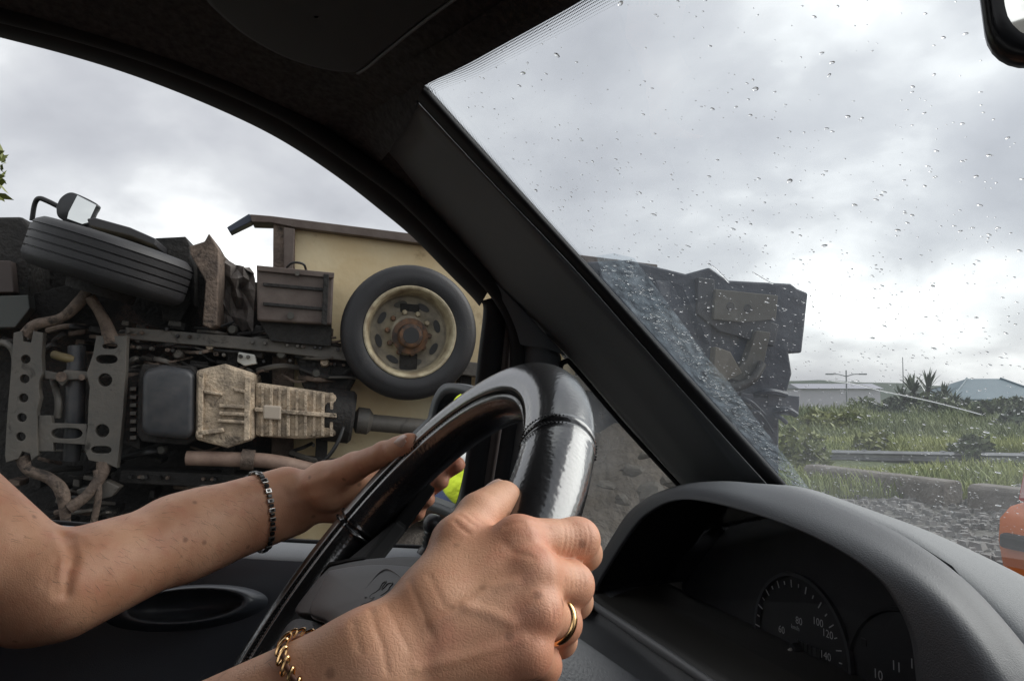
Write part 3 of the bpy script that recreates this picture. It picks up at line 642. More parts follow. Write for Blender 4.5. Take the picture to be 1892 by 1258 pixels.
for k in range(28):
    a = math.radians(235-k*10); c, s_ = math.cos(a), math.sin(a); p = gc-F*.006
    gs.append(box_geo(p+(R*c+U*s_)*gr*.86, (gr*(.10 if k % 2 == 0 else .05), .0008, .0004), (R*c+U*s_, -R*s_+U*c, F)))
gs.append(text_geo('km/h', .0052, gc-F*.0065+U*gr*.28, R, U))
mesh('dial_numbers', *merge(gs), M_num, clus, smooth=False)
nd = ong(1405, 1236, -.010)-(gc-F*.009); tube('needle', [gc-F*.011, gc-F*.011+nd*.95], [.0013, .0007], mat('needle_white', (.7, .68, .62), .5), clus, 6)
lathe('needle_hub', [(0, .010), (.004, .010), (.005, .008), (.005, .002)], gc, -F, M_gauge, clus, 20)
odo = ong(1493, 1180, -.006)
for k in range(6): box('odometer_digit', odo+R*(k-2.5)*.0052-U*.008, (.0042, .007, .0012), mat('odo_black', (.004, .004, .004), .3), clus, (R, U, F))
tube('trip_reset', [ong(1388, 1262, -.0), ong(1389, 1250, -.04)], .0035, mat('knob_gloss', (.01, .01, .01), .2), clus, 12)
g2 = ong(1690, 1300); g2r = np.linalg.norm(ong(1572, 1290)-g2)
lathe('clock_dial', [(0, .0), (g2r*.93, .0), (g2r*.96, .003), (g2r, .003), (g2r, 0)], g2, -F, mat('clock_face', (.007, .007, .008), .5), clus, 48)
gs = [text_geo('10', .0098, ong(1622, 1246, -.006), R, U), text_geo('11', .0098, ong(1656, 1231, -.006), R, U), text_geo('12', .0098, ong(1690, 1228, -.006), R, U), text_geo('9', .0098, ong(1605, 1275, -.006), R, U)]
mesh('clock_numbers', *merge(gs), M_num, clus, smooth=False)
for q in ((1568, 1180), (1596, 1186)): box('warning_symbol', ong(*q, -.003), (.006, .006, .001), mat('warning_grey', (.002, .002, .002), .5), clus, (R, U, F), .0008)
lensp = [gpc+(p-gpc)*.94+F*.045 for p in hi3]+[car(.41, -.30, -.36), car(.41, -.76, -.36)]
mesh('cluster_lens', lensp, [tuple(range(len(lensp)))], glassmat('lens_clear', (.9, .9, .92), .02, (.5, .55, .65), gloss=.5, hz=(12, .1, 2.2)), clus, smooth=False)
# ------------------------------------------------------------------ steering wheel
WR, WT = .18, .0213
WC = CAM+np.array([-.093, .548, -.144]); WU = math.cos(TILT)*U+math.sin(TILT)*F; WN = -math.cos(TILT)*F+math.sin(TILT)*U
def whl(a, rad, h): return WC+rad*(math.cos(a)*R+math.sin(a)*WU)+h*WN
wheel = empty('steering_wheel', WC); wheel.parent = car_root; wheel.matrix_parent_inverse = wm(car_root).inverted()
def leather():
    m = bpy.data.materials.new('glossy_black_leather'); m.use_nodes = True; t = m.node_tree; b = t.nodes['Principled BSDF']
    b.inputs['Base Color'].default_value = (.006, .006, .007, 1); b.inputs['Roughness'].default_value = .5; b.inputs['Specular IOR Level'].default_value = .25; b.inputs['Coat Weight'].default_value = 1.0; b.inputs['Coat Roughness'].default_value = .19; b.inputs['Coat IOR'].default_value = 2.0
    tc = N(t, 'ShaderNodeTexCoord'); v = N(t, 'ShaderNodeTexVoronoi', i_Scale=420., feature='SMOOTH_F1'); n = N(t, 'ShaderNodeTexNoise', i_Scale=130., i_Detail=5.)
    L(t, tc.outputs['Object'], v.inputs['Vector']); L(t, tc.outputs['Object'], n.inputs['Vector'])
    a = N(t, 'ShaderNodeMath', operation='ADD'); L(t, v.outputs['Distance'], a.inputs[0]); L(t, n.outputs['Fac'], a.inputs[1])
    bp = N(t, 'ShaderNodeBump', i_Strength=.2, i_Distance=.0006); L(t, a.outputs[0], bp.inputs['Height']); L(t, bp.outputs[0], b.inputs['Normal']); L(t, bp.outputs[0], b.inputs['Coat Normal']); return m
M_leather = leather()
NA, NB = 220, 72; SEAM = math.radians(128)              # tube angle of the long seam: 0 = outward, 90 = to the driver
CROSS = [math.radians(q) for q in (50, 172, 230, 310)]
AA = np.linspace(0, 2*math.pi, NA, endpoint=False)
AA = np.array(sorted(set(AA.tolist()+[c+t for c in CROSS for t in np.linspace(-.05, .05, 41)])))
rows = []
for a in AA:
    row = []
    for j in range(NB):
        b = 2*math.pi*j/NB; d = abs((b-SEAM+math.pi) % (2*math.pi)-math.pi)
        rt = WT*(1+.05*math.cos(2*b)) - .0026*math.exp(-(d/.06)**2)+.0009*math.exp(-((d-.17)/.09)**2)
        dc = min(abs((a-c+math.pi) % (2*math.pi)-math.pi) for c in CROSS)*WR
        rt += -.0013*math.exp(-(dc/.0011)**2)+.0006*math.exp(-((dc-.0035)/.0018)**2)
        row.append(whl(a, WR+rt*math.cos(b), rt*math.sin(b)))
    rows.append(row)
vs, fs = grid(rows+[rows[0]], True); rim = mesh('rim', vs, fs, M_leather, wheel)
M_thread = mat('black_thread', (.012, .012, .012), .6, spec=.2)
gs = []
for i in range(330):
    a = 2*math.pi*(i+.5)/330; h = .0011
    p = lambda aa, bb, rr: whl(aa, WR+rr*math.cos(bb), rr*math.sin(bb))
    gs.append(tube_geo([p(a-.006, SEAM-.05, WT-.0007), p(a, SEAM-.02, WT+.0001), p(a+.006, SEAM+.05, WT-.0007)], [.0004, .0006, .0004], 5))
for c in CROSS:
    for sgn in (-1, 1):
        for k in range(44):
            b = -.9+k*math.radians(240)/44; da = sgn*.0034/WR
            gs.append(tube_geo([p(c+da, b-.040, WT+.0003), p(c+da, b, WT+.0010), p(c+da, b+.040, WT+.0003)], [.0003, .00055, .0003], 5))
mesh('stitching', *merge(gs), M_thread, wheel, kind='stuff')
# hub, spokes, pad
def onp(px, py, h): d = ray(px, py); return CAM+d*(((WC+WN*h-CAM)@WN)/(d@WN))
def wl(p): q = np.asarray(p)-WC; return q@R, q@WU, q@WN
def wp(x, y, h): return WC+x*R+y*WU+h*WN
M_hub = mat('hub_plastic', (.085, .088, .095), .5, bump=(1400, .3, .0005))
def hubsurf(sx, sy, h0, h1, cx_=0, cy_=0, n=48, pw=2.6):
    rows = []
    for k, h in ((1.0, h0), (1.0, h0*.4+h1*.6), (.97, h0*.15+h1*.85), (.90, h1), (.5, h1+.004), (.02, h1+.005)):
        row = []
        for t in np.linspace(0, 2*math.pi, n, endpoint=False):
            c, s = math.cos(t), math.sin(t); row.append(wp(cx_+k*sx*np.sign(c)*abs(c)**(2/pw), cy_+k*sy*np.sign(s)*abs(s)**(2/pw), h))
        rows.append(row)
    return grid(rows, True)
pw = [wl(onp(*q, .0)) for q in ((592, 1052), (700, 1043), (768, 1048), (545, 1127), (700, 1100), (640, 1200), (480, 1240))]

# hub plane (leans a touch out of the rim's plane)
HN = WN+.15*R; HN /= np.linalg.norm(HN); HC = WC+WN*.008
def onh(px, py, o=0.): d = ray(px, py); return CAM+d*(((HC+HN*o-CAM)@HN)/(d@HN))
def hpoly(l, o, n=0): p = [onh(*q, o) for q in l]; return list(spline(p+p[:1], n)[:-1]) if n else p
sur = [(604, 1045), (650, 1034), (700, 1028), (760, 1025), (800, 1031), (840, 1060), (850, 1110), (820, 1170), (740, 1240), (680, 1240), (640, 1195), (600, 1150), (570, 1134), (541, 1128), (566, 1090)]
s0 = np.array(hpoly(sur, -.004, 60)); c0 = s0.mean(0)
mesh('hub', *grid([s0-HN*.035, s0-HN*.006, c0+(s0-c0)*.985-HN*.001, c0+(s0-c0)*.95, c0+(s0-c0)*.9, c0+(s0-c0)*.02], True), M_hub, wheel)
padp = [(611, 1056), (650, 1049), (700, 1045), (764, 1049), (786, 1059), (804, 1083), (798, 1130), (745, 1190), (690, 1225), (650, 1195), (608, 1150), (574, 1133), (592, 1093)]
s1 = np.array(hpoly(padp, .0, 60)); c1 = s1.mean(0)
mesh('hub_gap', *grid([c1+(s1-c1)*1.05-HN*.0030, c1+(s1-c1)*.9-HN*.0030], True), M_black, wheel)
pad_o = mesh('airbag_pad', *grid([s1-HN*.005, s1+HN*.0005, c1+(s1-c1)*.985+HN*.002, c1+(s1-c1)*.95+HN*.0026, c1+(s1-c1)*.6+HN*.0034, c1+(s1-c1)*.02+HN*.004], True), mat('pad_plastic', (.10, .102, .11), .48, bump=(1500, .25, .0005)), wheel)
lsp = np.array(hpoly([(470, 1258), (500, 1205), (524, 1158), (545, 1140), (572, 1142), (598, 1156), (630, 1185), (650, 1215), (600, 1290), (520, 1320)], -.004, 40)); lc_ = lsp.mean(0)
mesh('lower_spoke', *grid([lsp-HN*.03, lsp-HN*.004, lc_+(lsp-lc_)*.94, lc_+(lsp-lc_)*.5+HN*.006, lc_+(lsp-lc_)*.02+HN*.008], True), mat('shroud_grain', (.10, .103, .11), .55, bump=(420, .8, .0016)), wheel)
z = 6.29
def em(l): return [(540+x/z, 980+y/z) for x, y in l]
M_emb = mat('emblem_line', (.02, .02, .022), .4)
gs = []
for l in ([(1085, 590), (1050, 610), (1030, 650), (990, 700), (960, 720), (925, 740), (905, 775), (930, 790), (950, 770)], [(1085, 590), (1090, 602), (1060, 640), (1040, 680), (1075, 660), (1110, 615), (1160, 605), (1165, 622), (1130, 660), (1118, 690), (1060, 735), (1030, 750)],
          [(1130, 678), (1085, 720)], [(1050, 690), (1030, 670), (1005, 690)], [(960, 770), (940, 800), (880, 835), (830, 850), (790, 885), (800, 905)], [(870, 850), (840, 880), (820, 920)]):
    gs.append(tube_geo(spline([onh(*q, .0036) for q in em(l)], 24), .00055, 6))
mesh('emblem', *merge(gs), M_emb, pad_o)
tube('emblem_outline', spline([onh(*q, .0034) for q in em([(640, 1000), (690, 910), (780, 770), (900, 620), (1000, 500), (1070, 452), (1120, 448), (1190, 482), (1250, 530), (1300, 590), (1330, 680), (1250, 800)])], 60), .0004, mat('emblem_groove', (.11, .11, .12), .4), pad_o, 6)
# spokes from hub to rim
web = [P3(788, 885, .705), P3(740, 925, .715), P3(655, 1005, .715), P3(575, 1100, .70), onh(588, 1062, -.002), onh(606, 1044, -.002), onh(640, 1036, -.002), onh(672, 1030, -.002), P3(728, 962, .695)]
prism('spoke', web, -WN*.014, mat('spoke_black', (.004, .004, .0045), .7, spec=.12), wheel, .003)
for a, w_ in ((10, .030), (235, .024), (305, .024)):
    a = math.radians(a); d0 = math.cos(a)*R+math.sin(a)*WU; tg_ = -math.sin(a)*R+math.cos(a)*WU; rows = []
    for s, k, h in ((.05, 1.2, -.012), (.09, 1., -.010), (.13, .8, -.008), (.172, .95, -.004)):
        c = WC+d0*s+WN*h
        rows.append([c+tg_*w_*k*x+WN*y for x, y in ((-1, 0), (-.85, .009), (0, .012), (.85, .009), (1, 0), (.85, -.009), (0, -.012), (-.85, -.009))])
    mesh('spoke', *grid(rows, True), mat('spoke_black', (.004, .004, .0045), .7, spec=.12), wheel)
# column shroud
rows = []
for s, k in ((.008, .75), (.012, .95), (.02, 1.), (.06, 1.05), (.12, 1.15), (.24, 1.25)):
    c = WC-WN*(s+.012)-WU*.005
    rows.append([c+k*(.062*math.cos(t)*R+.060*math.sin(t)*WU) for t in np.linspace(0, 2*math.pi, 28, endpoint=False)])
mesh('column_shroud', *grid(rows, True), mat('shroud_grain', (.07, .072, .078), .55, bump=(420, .8, .0016)), car_root)

# ================================================================== THE DRIVER
def skinmat():
    m = bpy.data.materials.new('skin'); m.use_nodes = True; t = m.node_tree; b = t.nodes['Principled BSDF']
    b.inputs['Roughness'].default_value = .48; b.inputs['Specular IOR Level'].default_value = .4
    b.inputs['Subsurface Weight'].default_value = .12; b.inputs['Subsurface Radius'].default_value = (1, .35, .2); b.inputs['Subsurface Scale'].default_value = .004
    tc = N(t, 'ShaderNodeTexCoord')
    n1 = N(t, 'ShaderNodeTexNoise', i_Scale=22., i_Detail=4., i_Roughness=.55); L(t, tc.outputs['Object'], n1.inputs['Vector'])
    r1 = N(t, 'ShaderNodeValToRGB'); L(t, n1.outputs['Fac'], r1.inputs[0])
    r1.color_ramp.elements[0].position = .32; r1.color_ramp.elements[0].color = (.58, .285, .170, 1)
    r1.color_ramp.elements[1].position = .68; r1.color_ramp.elements[1].color = (.76, .43, .275, 1)
    at0 = N(t, 'ShaderNodeAttribute', attribute_name='red'); nr = N(t, 'ShaderNodeTexNoise', i_Scale=48., i_Detail=5., i_Roughness=.6); L(t, tc.outputs['Object'], nr.inputs['Vector'])
    mr0 = N(t, 'ShaderNodeMapRange', i_1=.50, i_2=.75, i_3=0., i_4=.55); L(t, nr.outputs['Fac'], mr0.inputs[0]); at_ = N(t, 'ShaderNodeMath', operation='ADD', use_clamp=True); L(t, at0.outputs['Fac'], at_.inputs[0]); L(t, mr0.outputs[0], at_.inputs[1])
    mr = N(t, 'ShaderNodeMix', data_type='RGBA'); mr.inputs[7].default_value = (.60, .23, .145, 1); L(t, at_.outputs[0], mr.inputs[0]); L(t, r1.outputs[0], mr.inputs[6])
    # sparse freckles
    v = N(t, 'ShaderNodeTexVoronoi', i_Scale=85.); L(t, tc.outputs['Object'], v.inputs['Vector'])
    lt = N(t, 'ShaderNodeMapRange', i_1=.10, i_2=.24, i_3=1., i_4=0.); L(t, v.outputs['Distance'], lt.inputs[0])
    sx = N(t, 'ShaderNodeSeparateColor'); L(t, v.outputs['Color'], sx.inputs[0]); gt = N(t, 'ShaderNodeMath', operation='GREATER_THAN', i_1=.82); L(t, sx.outputs[0], gt.inputs[0])
    ml = N(t, 'ShaderNodeMath', operation='MULTIPLY'); L(t, lt.outputs[0], ml.inputs[0]); L(t, gt.outputs[0], ml.inputs[1]); m2 = N(t, 'ShaderNodeMath', operation='MULTIPLY', i_1=.55); L(t, ml.outputs[0], m2.inputs[0])
    mf = N(t, 'ShaderNodeMix', data_type='RGBA'); mf.inputs[7].default_value = (.22, .10, .06, 1); L(t, m2.outputs[0], mf.inputs[0]); L(t, mr.outputs[2], mf.inputs[6]); L(t, mf.outputs[2], b.inputs['Base Color'])
    # pores and fine crossing lines
    n2 = N(t, 'ShaderNodeTexNoise', i_Scale=950., i_Detail=3.); L(t, tc.outputs['Object'], n2.inputs['Vector'])
    v2 = N(t, 'ShaderNodeTexVoronoi', i_Scale=430., feature='DISTANCE_TO_EDGE'); nd_ = N(t, 'ShaderNodeTexNoise', i_Scale=90.); L(t, tc.outputs['Object'], nd_.inputs['Vector'])
    vd = N(t, 'ShaderNodeVectorMath', operation='MULTIPLY_ADD'); vd.inputs[1].default_value = (.006, .006, .006); L(t, nd_.outputs['Color'], vd.inputs[0]); L(t, tc.outputs['Object'], vd.inputs[2]); L(t, vd.outputs[0], v2.inputs['Vector'])
    vr = N(t, 'ShaderNodeMapRange', i_1=0., i_2=.16); L(t, v2.outputs[0], vr.inputs[0])
    n3 = N(t, 'ShaderNodeTexNoise', i_Scale=170., i_Detail=4., i_Distortion=.6); L(t, tc.outputs['Object'], n3.inputs['Vector'])
    a1 = N(t, 'ShaderNodeMath', operation='MULTIPLY_ADD', i_1=.25); L(t, vr.outputs[0], a1.inputs[0]); L(t, n2.outputs['Fac'], a1.inputs[2])
    a2 = N(t, 'ShaderNodeMath', operation='MULTIPLY_ADD', i_1=.55); L(t, n3.outputs['Fac'], a2.inputs[0]); L(t, a1.outputs[0], a2.inputs[2])
    bp = N(t, 'ShaderNodeBump', i_Strength=.3, i_Distance=.0006); L(t, a2.outputs[0], bp.inputs['Height']); L(t, bp.outputs[0], b.inputs['Normal']); return m
M_skin = skinmat()
person = empty('person', car(-.42, -.55, -H), label='driver with bare forearms holding a black leather steering wheel with both hands', cat='person')

def J(*q): return P3(*q)
def polyd(V, line):
    line = np.asarray(line); best = np.full(len(V), 9.)
    for a, b in zip(line[:-1], line[1:]):
        ab = b-a; t = np.clip((V-a)@ab/(ab@ab+1e-12), 0, 1); best = np.minimum(best, np.linalg.norm(V-a-t[:, None]*ab, axis=1))
    return best
def right_arm():
    idx = [J(957, 1000, .374), J(1066, 997, .394), J(1080, 1022, .428), J(1020, 1035, .447)]
    mdl = [J(985, 1062, .361), J(1054, 1080, .380), J(1062, 1110, .414), J(1010, 1120, .432)]
    rng_ = [J(990, 1130, .352), J(1034, 1150, .374), J(1034, 1182, .402), J(985, 1182, .417)]
    lit = [J(974, 1207, .347), J(1000, 1228, .368), J(992, 1250, .394), J(950, 1242, .405)]
    thb = [J(805, 1128, .354), J(848, 1004, .378), J(886, 952, .398), J(930, 922, .413)]
    w1, w2 = J(676, 1212, .338), J(700, 1272, .340)
    elb = J(-330, 1850, .335)
    allp = np.array(idx+mdl+rng_+lit+thb+[w1, w2, J(330, 1500, .335)]); lo = allp.min(0)-.05; hi = allp.max(0)+.05
    f = Field(lo, hi, .00125)
    # palm and back of the hand
    f.cone('p', w1, idx[0], .0150, .0118, .010); f.cone('p', (w1+w2)/2-np.array([0, .002, 0]), mdl[0], .0155, .0120, .010)
    f.cone('p', w2*.6+w1*.4, rng_[0], .0155, .0115, .010); f.cone('p', w2, lit[0], .0155, .0105, .010)
    f.cone('p', J(760, 1195, .356), J(930, 1080, .378), .019, .013, .010)          # palm side, against the rim
    f.cone('p', J(738, 1210, .348), thb[0], .015, .0155, .012); f.cone('p', thb[0], thb[1], .0155, .0128, .010)
    f.cone('p', J(800, 1110, .362), J(905, 1030, .385), .013, .011, .010)           # web
    # forearm: two bones' worth of width, swelling towards the elbow
    ax = elb-(w1+w2)/2; ax /= np.linalg.norm(ax); pv = (w2-w1)/np.linalg.norm(w2-w1)
    m0 = (w1+w2)/2
    f.cone('p', w1, m0+ax*.11-pv*.012, .0172, .027, .012); f.cone('p', w2, m0+ax*.11+pv*.012, .0168, .027, .012)
    f.cone('p', m0, m0+ax*.12, .0195, .031, .012); f.cone('p', m0+ax*.11, m0+ax*.25, .031, .040, .012)
    f.cone('p', w2+np.array([-.002, -.0115, .004]), w2+ax*.012+np.array([-.002, -.0115, .004]), .006, .005, .010)   # wrist bone
    # fingers
    for nm, c, r in (('i', idx, (.0112, .0098, .0088, .0078)), ('m', mdl, (.0114, .0099, .0088, .0078)), ('r', rng_, (.0108, .0092, .0082, .0072)), ('l', lit, (.0098, .0082, .0073, .0064))):
        f.chain(nm, c, r, .004)
        d = c[1]-c[0]; f.cone(nm, c[1]-d*.04, c[1]+d*.03, r[1]*1.02, r[1]*1.0, .004)
    f.chain('t', thb[1:], (.0126, .0106, .0088), .005); f.cone('t', thb[2]*.5+thb[3]*.5, thb[3], .0100, .0086, .004)
    for nm in 'mrl': f.join('i', nm, .0012)
    f.join('i', 't', .002)
    # knuckle caps and tendons
    for c, r in ((idx, .0085), (mdl, .0090), (rng_, .0082), (lit, .0075)):
        d = CAM-c[0]; d /= np.linalg.norm(d); k = c[0]+d*.0052+np.array([0, 0, .001]); f.cone('p', k, k-(c[1]-c[0])*.02, r, r*.9, .006)
        ws_ = m0+(c[0]-m0)*.45+d*.0095; f.cone('p', k, ws_+d*.001, .0036, .0030, .008)
    f.join('p', 'i', .0042)
    V, Q = f.surf('p'); V = lap(V, Q, 2, .5); Nn = vnorm(V, Q)
    bv = BVHTree.FromPolygons([Vector(v) for v in V], Q.tolist())
    def cast(l):
        out = []
        for q in l:
            h = bv.ray_cast(Vector(CAM), Vector(ray(*q)))
            if h[0] is not None: out.append(np.array(h[0]))
        return out
    disp = np.zeros(len(V)); red = np.zeros(len(V))
    crs = [([(676, 1092), (684, 1125), (694, 1160), (708, 1195), (716, 1240)], .0005, .0013), ([(700, 1082), (716, 1120), (735, 1160), (755, 1200)], .00035, .0012), ([(757, 1072), (770, 1105), (785, 1140), (800, 1180)], .00035, .0012), ([(792, 1062), (806, 1090), (820, 1118)], .0003, .0011), ([(640, 1110), (652, 1150), (664, 1200)], .0004, .0015),
           ([(840, 962), (852, 975), (866, 985)], .0006, .0010), ([(850, 950), (864, 962), (880, 972)], .0005, .0010), ([(866, 948), (878, 958), (892, 966)], .0004, .0010),
           ([(935, 972), (960, 965), (990, 968), (1015, 975)], .0004, .0014), ([(930, 1000), (950, 1020), (985, 1030)], .0003, .0016)]
    for k in range(6): x = 1040+k*9; crs.append(([(x, 966+k), (x+4, 985), (x+3, 1005), (x-2, 1022)], .00045, .0008))
    for k in range(4): x = 1052+k*8; crs.append(([(x, 1052+k*2), (x+3, 1068), (x+2, 1086)], .0004, .0008))
    for k in range(3): x = 1020+k*8; crs.append(([(x, 1118+k*2), (x+3, 1130), (x+3, 1142)], .0003, .0008))
    for l, dp, wd in crs:
        c = cast(l)
        if len(c) > 1: disp -= dp*np.exp(-(polyd(V, c)/wd)**2)
    # veins on the back of the hand
    for l in ([(800, 1150), (860, 1120), (905, 1085), (950, 1075)], [(770, 1235), (850, 1215), (920, 1195), (965, 1180)], [(860, 1120), (900, 1130), (945, 1150)]):
        c = cast(l)
        if len(c) > 1: disp += .0008*np.exp(-(polyd(V, c)/.0024)**2)
    for c in (idx, mdl, rng_, lit):
        for k, w_ in ((0, .016), (1, .012)): red = np.maximum(red, .75*np.exp(-(np.linalg.norm(V-c[k], axis=1)/w_)**2))
    V = V+Nn*disp[:, None]
    return V, Q, red, dict(idx=idx, rng=rng_, m0=m0, ax=ax, pv=pv, thb=thb, bv=bv)
def left_arm():
    idx = [J(688, 872, .782), J(765, 852, .797), J(812, 876, .758), J(845, 858, .734)]
    mdl = [J(688, 897, .790), J(748, 882, .804), J(786, 906, .762), J(815, 888, .736)]
    rng_ = [J(684, 925, .790), J(728, 912, .802), J(760, 938, .762), J(790, 922, .736)]
    lit = [J(678, 952, .782), J(712, 938, .794), J(745, 962, .762), J(774, 948, .740)]
    thb = [J(598, 890, .766), J(655, 862, .742), J(710, 838, .712), J(757, 820, .693)]
    w1, w2 = J(528, 895, .776), J(545, 955, .780); elb = J(62, 1082, .62); sh = car(-.38, -.74, .05)
    allp = np.array(idx+mdl+rng_+lit+thb+[w1, w2, elb, elb+(sh-elb)*.55]); f = Field(allp.min(0)-.055, allp.max(0)+.055, .002)
    m0 = (w1+w2)/2; ax = elb-m0; Lf = np.linalg.norm(ax); ax /= Lf; pv = (w2-w1)/np.linalg.norm(w2-w1)
    for c, r in ((idx, .012), (mdl, .0122), (rng_, .0118), (lit, .011)): f.cone('p', m0+(c[0]-m0)*.15, c[0], .016, r, .010)
    f.cone('p', m0, thb[0], .018, .0175, .012); f.cone('p', thb[0], thb[1], .0175, .0128, .010); f.cone('p', J(610, 915, .762), J(672, 892, .765), .015, .012, .010)
    f.cone('p', w1, m0+ax*Lf*.5-pv*.010, .0175, .026, .012); f.cone('p', w2, m0+ax*Lf*.5+pv*.010, .0175, .027, .012)
    f.cone('p', m0, m0+ax*Lf*.45, .020, .031, .012); f.cone('p', m0+ax*Lf*.40, elb+np.array([.02, 0, .0]), .031, .041, .016)
    f.cone('p', elb, elb+(sh-elb)*.6, .041, .055, .012); f.cone('p', elb-np.array([.01, -.005, .012]), elb, .034, .036, .012)
    for nm, c, r in (('i', idx, (.0110, .0095, .0086, .0076)), ('m', mdl, (.0112, .0097, .0088, .0078)), ('r', rng_, (.0106, .0090, .0082, .0072)), ('l', lit, (.0096, .0082, .0074, .0064))): f.chain(nm, c, r, .004)
    f.chain('t', thb[1:], (.0126, .0106, .0090), .005); f.cone('t', thb[2]*.45+thb[3]*.55, thb[3], .0102, .0088, .004)
    for nm in 'mrl': f.join('i', nm, .003)
    f.join('i', 't', .003); f.join('p', 'i', .006)
    V, Q = f.surf('p'); V = lap(V, Q, 3, .5); Nn = vnorm(V, Q)
    bv = BVHTree.FromPolygons([Vector(v) for v in V], Q.tolist()); disp = np.zeros(len(V)); red = np.zeros(len(V))
    def cast(l):
        out = []
        for q in l:
            h = bv.ray_cast(Vector(CAM), Vector(ray(*q)))
            if h[0] is not None: out.append(np.array(h[0]))
        return out
    for l, dp, wd in (([(118, 985), (128, 1010), (132, 1035), (127, 1060), (122, 1095)], .0035, .0045), ([(135, 990), (142, 1015), (140, 1040)], .0014, .003), ([(104, 1030), (100, 1060), (104, 1100)], .0010, .003), ([(150, 995), (158, 1012)], .0008, .003), ([(88, 1040), (84, 1080)], .0006, .003),
                      ([(660, 862), (668, 872), (672, 884)], .0008, .002), ([(712, 822), (718, 832), (720, 846)], .0006, .002), ([(705, 824), (710, 834), (711, 848)], .0005, .002), ([(560, 900), (575, 925), (580, 955)], .0006, .003), ([(520, 900), (540, 930), (550, 960)], .0004, .003)):
        c = cast(l)
        if len(c) > 1: disp -= dp*np.exp(-(polyd(V, c)/wd)**2)
    for c in cast([(540, 905), (570, 895), (610, 880)]), cast([(545, 930), (590, 915), (640, 900)]):
        if len(c) > 1: disp += .0010*np.exp(-(polyd(V, c)/.004)**2)
    for c in (idx, mdl, rng_, lit): red = np.maximum(red, .6*np.exp(-(np.linalg.norm(V-c[3], axis=1)/.014)**2))
    red = np.maximum(red, .4*np.exp(-(np.linalg.norm(V-thb[3], axis=1)/.014)**2))
    return V+Nn*disp[:, None], Q, red, dict(m0=m0, ax=ax, pv=pv, thb=thb, bv=bv, L=Lf)
VR, QR, redR, RA = right_arm(); VL, QL, redL, LAi = left_arm()
def torso():
    f = Field(car(0, 0, 0)-np.array([1.5, .6, 1.0]), car(0, 0, 0)+np.array([.2, 1.1, .5]), .012)
    c = lambda a, b, z: car(a, b, z)
    f.cone('b', c(-.42, -.55, -.50), c(-.42, -.55, -.05), .12, .12, .06)
    for s in (-1, 1):
        f.cone('b', c(-.42, -.55+s*.07, -.45), c(-.42, -.55+s*.09, -.04), .10, .10, .06)
        f.cone('b', c(-.40, -.55+s*.10, -.50), c(.02, -.55+s*.13, -.45), .085, .065, .04); f.cone('b', c(.02, -.55+s*.13, -.45), c(.25, -.55+s*.12, -.80), .06, .05, .03)
        f.cone('b', c(-.42, -.55, .0), c(-.42, -.55+s*.16, .0), .07, .055, .05)
    f.cone('b', c(-.42, -.55, .02), c(-.40, -.55, .12), .055, .05, .03)
    f.cone('b', c(-.41, -.55, .20), c(-.37, -.55, .17), .085, .072, .04)
    f.cone('b', c(-.38, -.37, .0), RA['m0']+RA['ax']*.235, .052, .042, .03); f.cone('b', RA['m0']+RA['ax']*.235, RA['m0']+RA['ax']*.2, .041, .036, .03)
    f.cone('b', c(-.38, -.74, .0), c(-.38, -.74, .0)*.5+P3(62, 1082, .62)*.5, .052, .043, .03)
    V, Q = f.surf('b'); return lap(V, Q, 2), Q
VT, QT = torso()
V = np.concatenate([VR, VL, VT]); Q = np.concatenate([QR, QL+len(VR), QT+len(VR)+len(VL)])
body = qmesh('body', V, Q, M_skin, person); at = body.data.attributes.new('red', 'FLOAT', 'POINT'); at.data.foreach_set('value', np.concatenate([redR, redL, np.zeros(len(VT))]).astype(np.float32))
def shirt():
    f = Field(car(0, 0, 0)-np.array([1.5, .6, 1.0]), car(0, 0, 0)+np.array([.2, 1.1, .5]), .012); c = car
    f.cone('b', c(-.42, -.55, -.50), c(-.42, -.55, -.05), .132, .132, .06)
    for s in (-1, 1):
        f.cone('b', c(-.42, -.55+s*.07, -.45), c(-.42, -.55+s*.09, -.04), .112, .112, .06); f.cone('b', c(-.42, -.55, .0), c(-.42, -.55+s*.16, .0), .08, .066, .05)
    f.cone('b', c(-.38, -.37, .0), c(-.38, -.37, .0)*.4+(RA['m0']+RA['ax']*.235)*.6, .064, .06, .03)
    f.cone('b', c(-.38, -.74, .0), c(-.38, -.74, .0)*.55+P3(62, 1082, .62)*.45, .066, .062, .03)
    V, Q = f.surf('b'); return lap(V, Q, 2), Q
qmesh('t_shirt', *shirt(), mat('dark_cotton', (.02, .021, .026), .9, bump=(300, .4, .001)), person)
def hairgeo():
    f = Field(car(-.6, -.75, .0)-.12, car(-.2, -.35, .35)+.12, .01); f.cone('b', car(-.425, -.55, .215), car(-.40, -.55, .21), .094, .078, .04); f.cone('b', car(-.46, -.55, .17), car(-.46, -.55, .08), .06, .05, .03)
    V, Q = f.surf('b'); return lap(V, Q, 2), Q
qmesh('hair', *hairgeo(), mat('brown_hair', (.05, .03, .02), .6, bump=(200, .6, .003)), person)
# driver's trousers
def trousers():
    f = Field(car(0, 0, 0)-np.array([1.5, .6, 1.1]), car(0, 0, 0)+np.array([.4, 1.1, .0]), .012); c = car
    for s in (-1, 1): f.cone('b', c(-.40, -.55+s*.10, -.50), c(.02, -.55+s*.13, -.45), .096, .076, .04); f.cone('b', c(.02, -.55+s*.13, -.45), c(.25, -.55+s*.12, -.80), .071, .06, .03)
    V, Q = f.surf('b'); return lap(V, Q, 2), Q
qmesh('trousers', *trousers(), mat('dark_denim', (.015, .017, .025), .9), person)
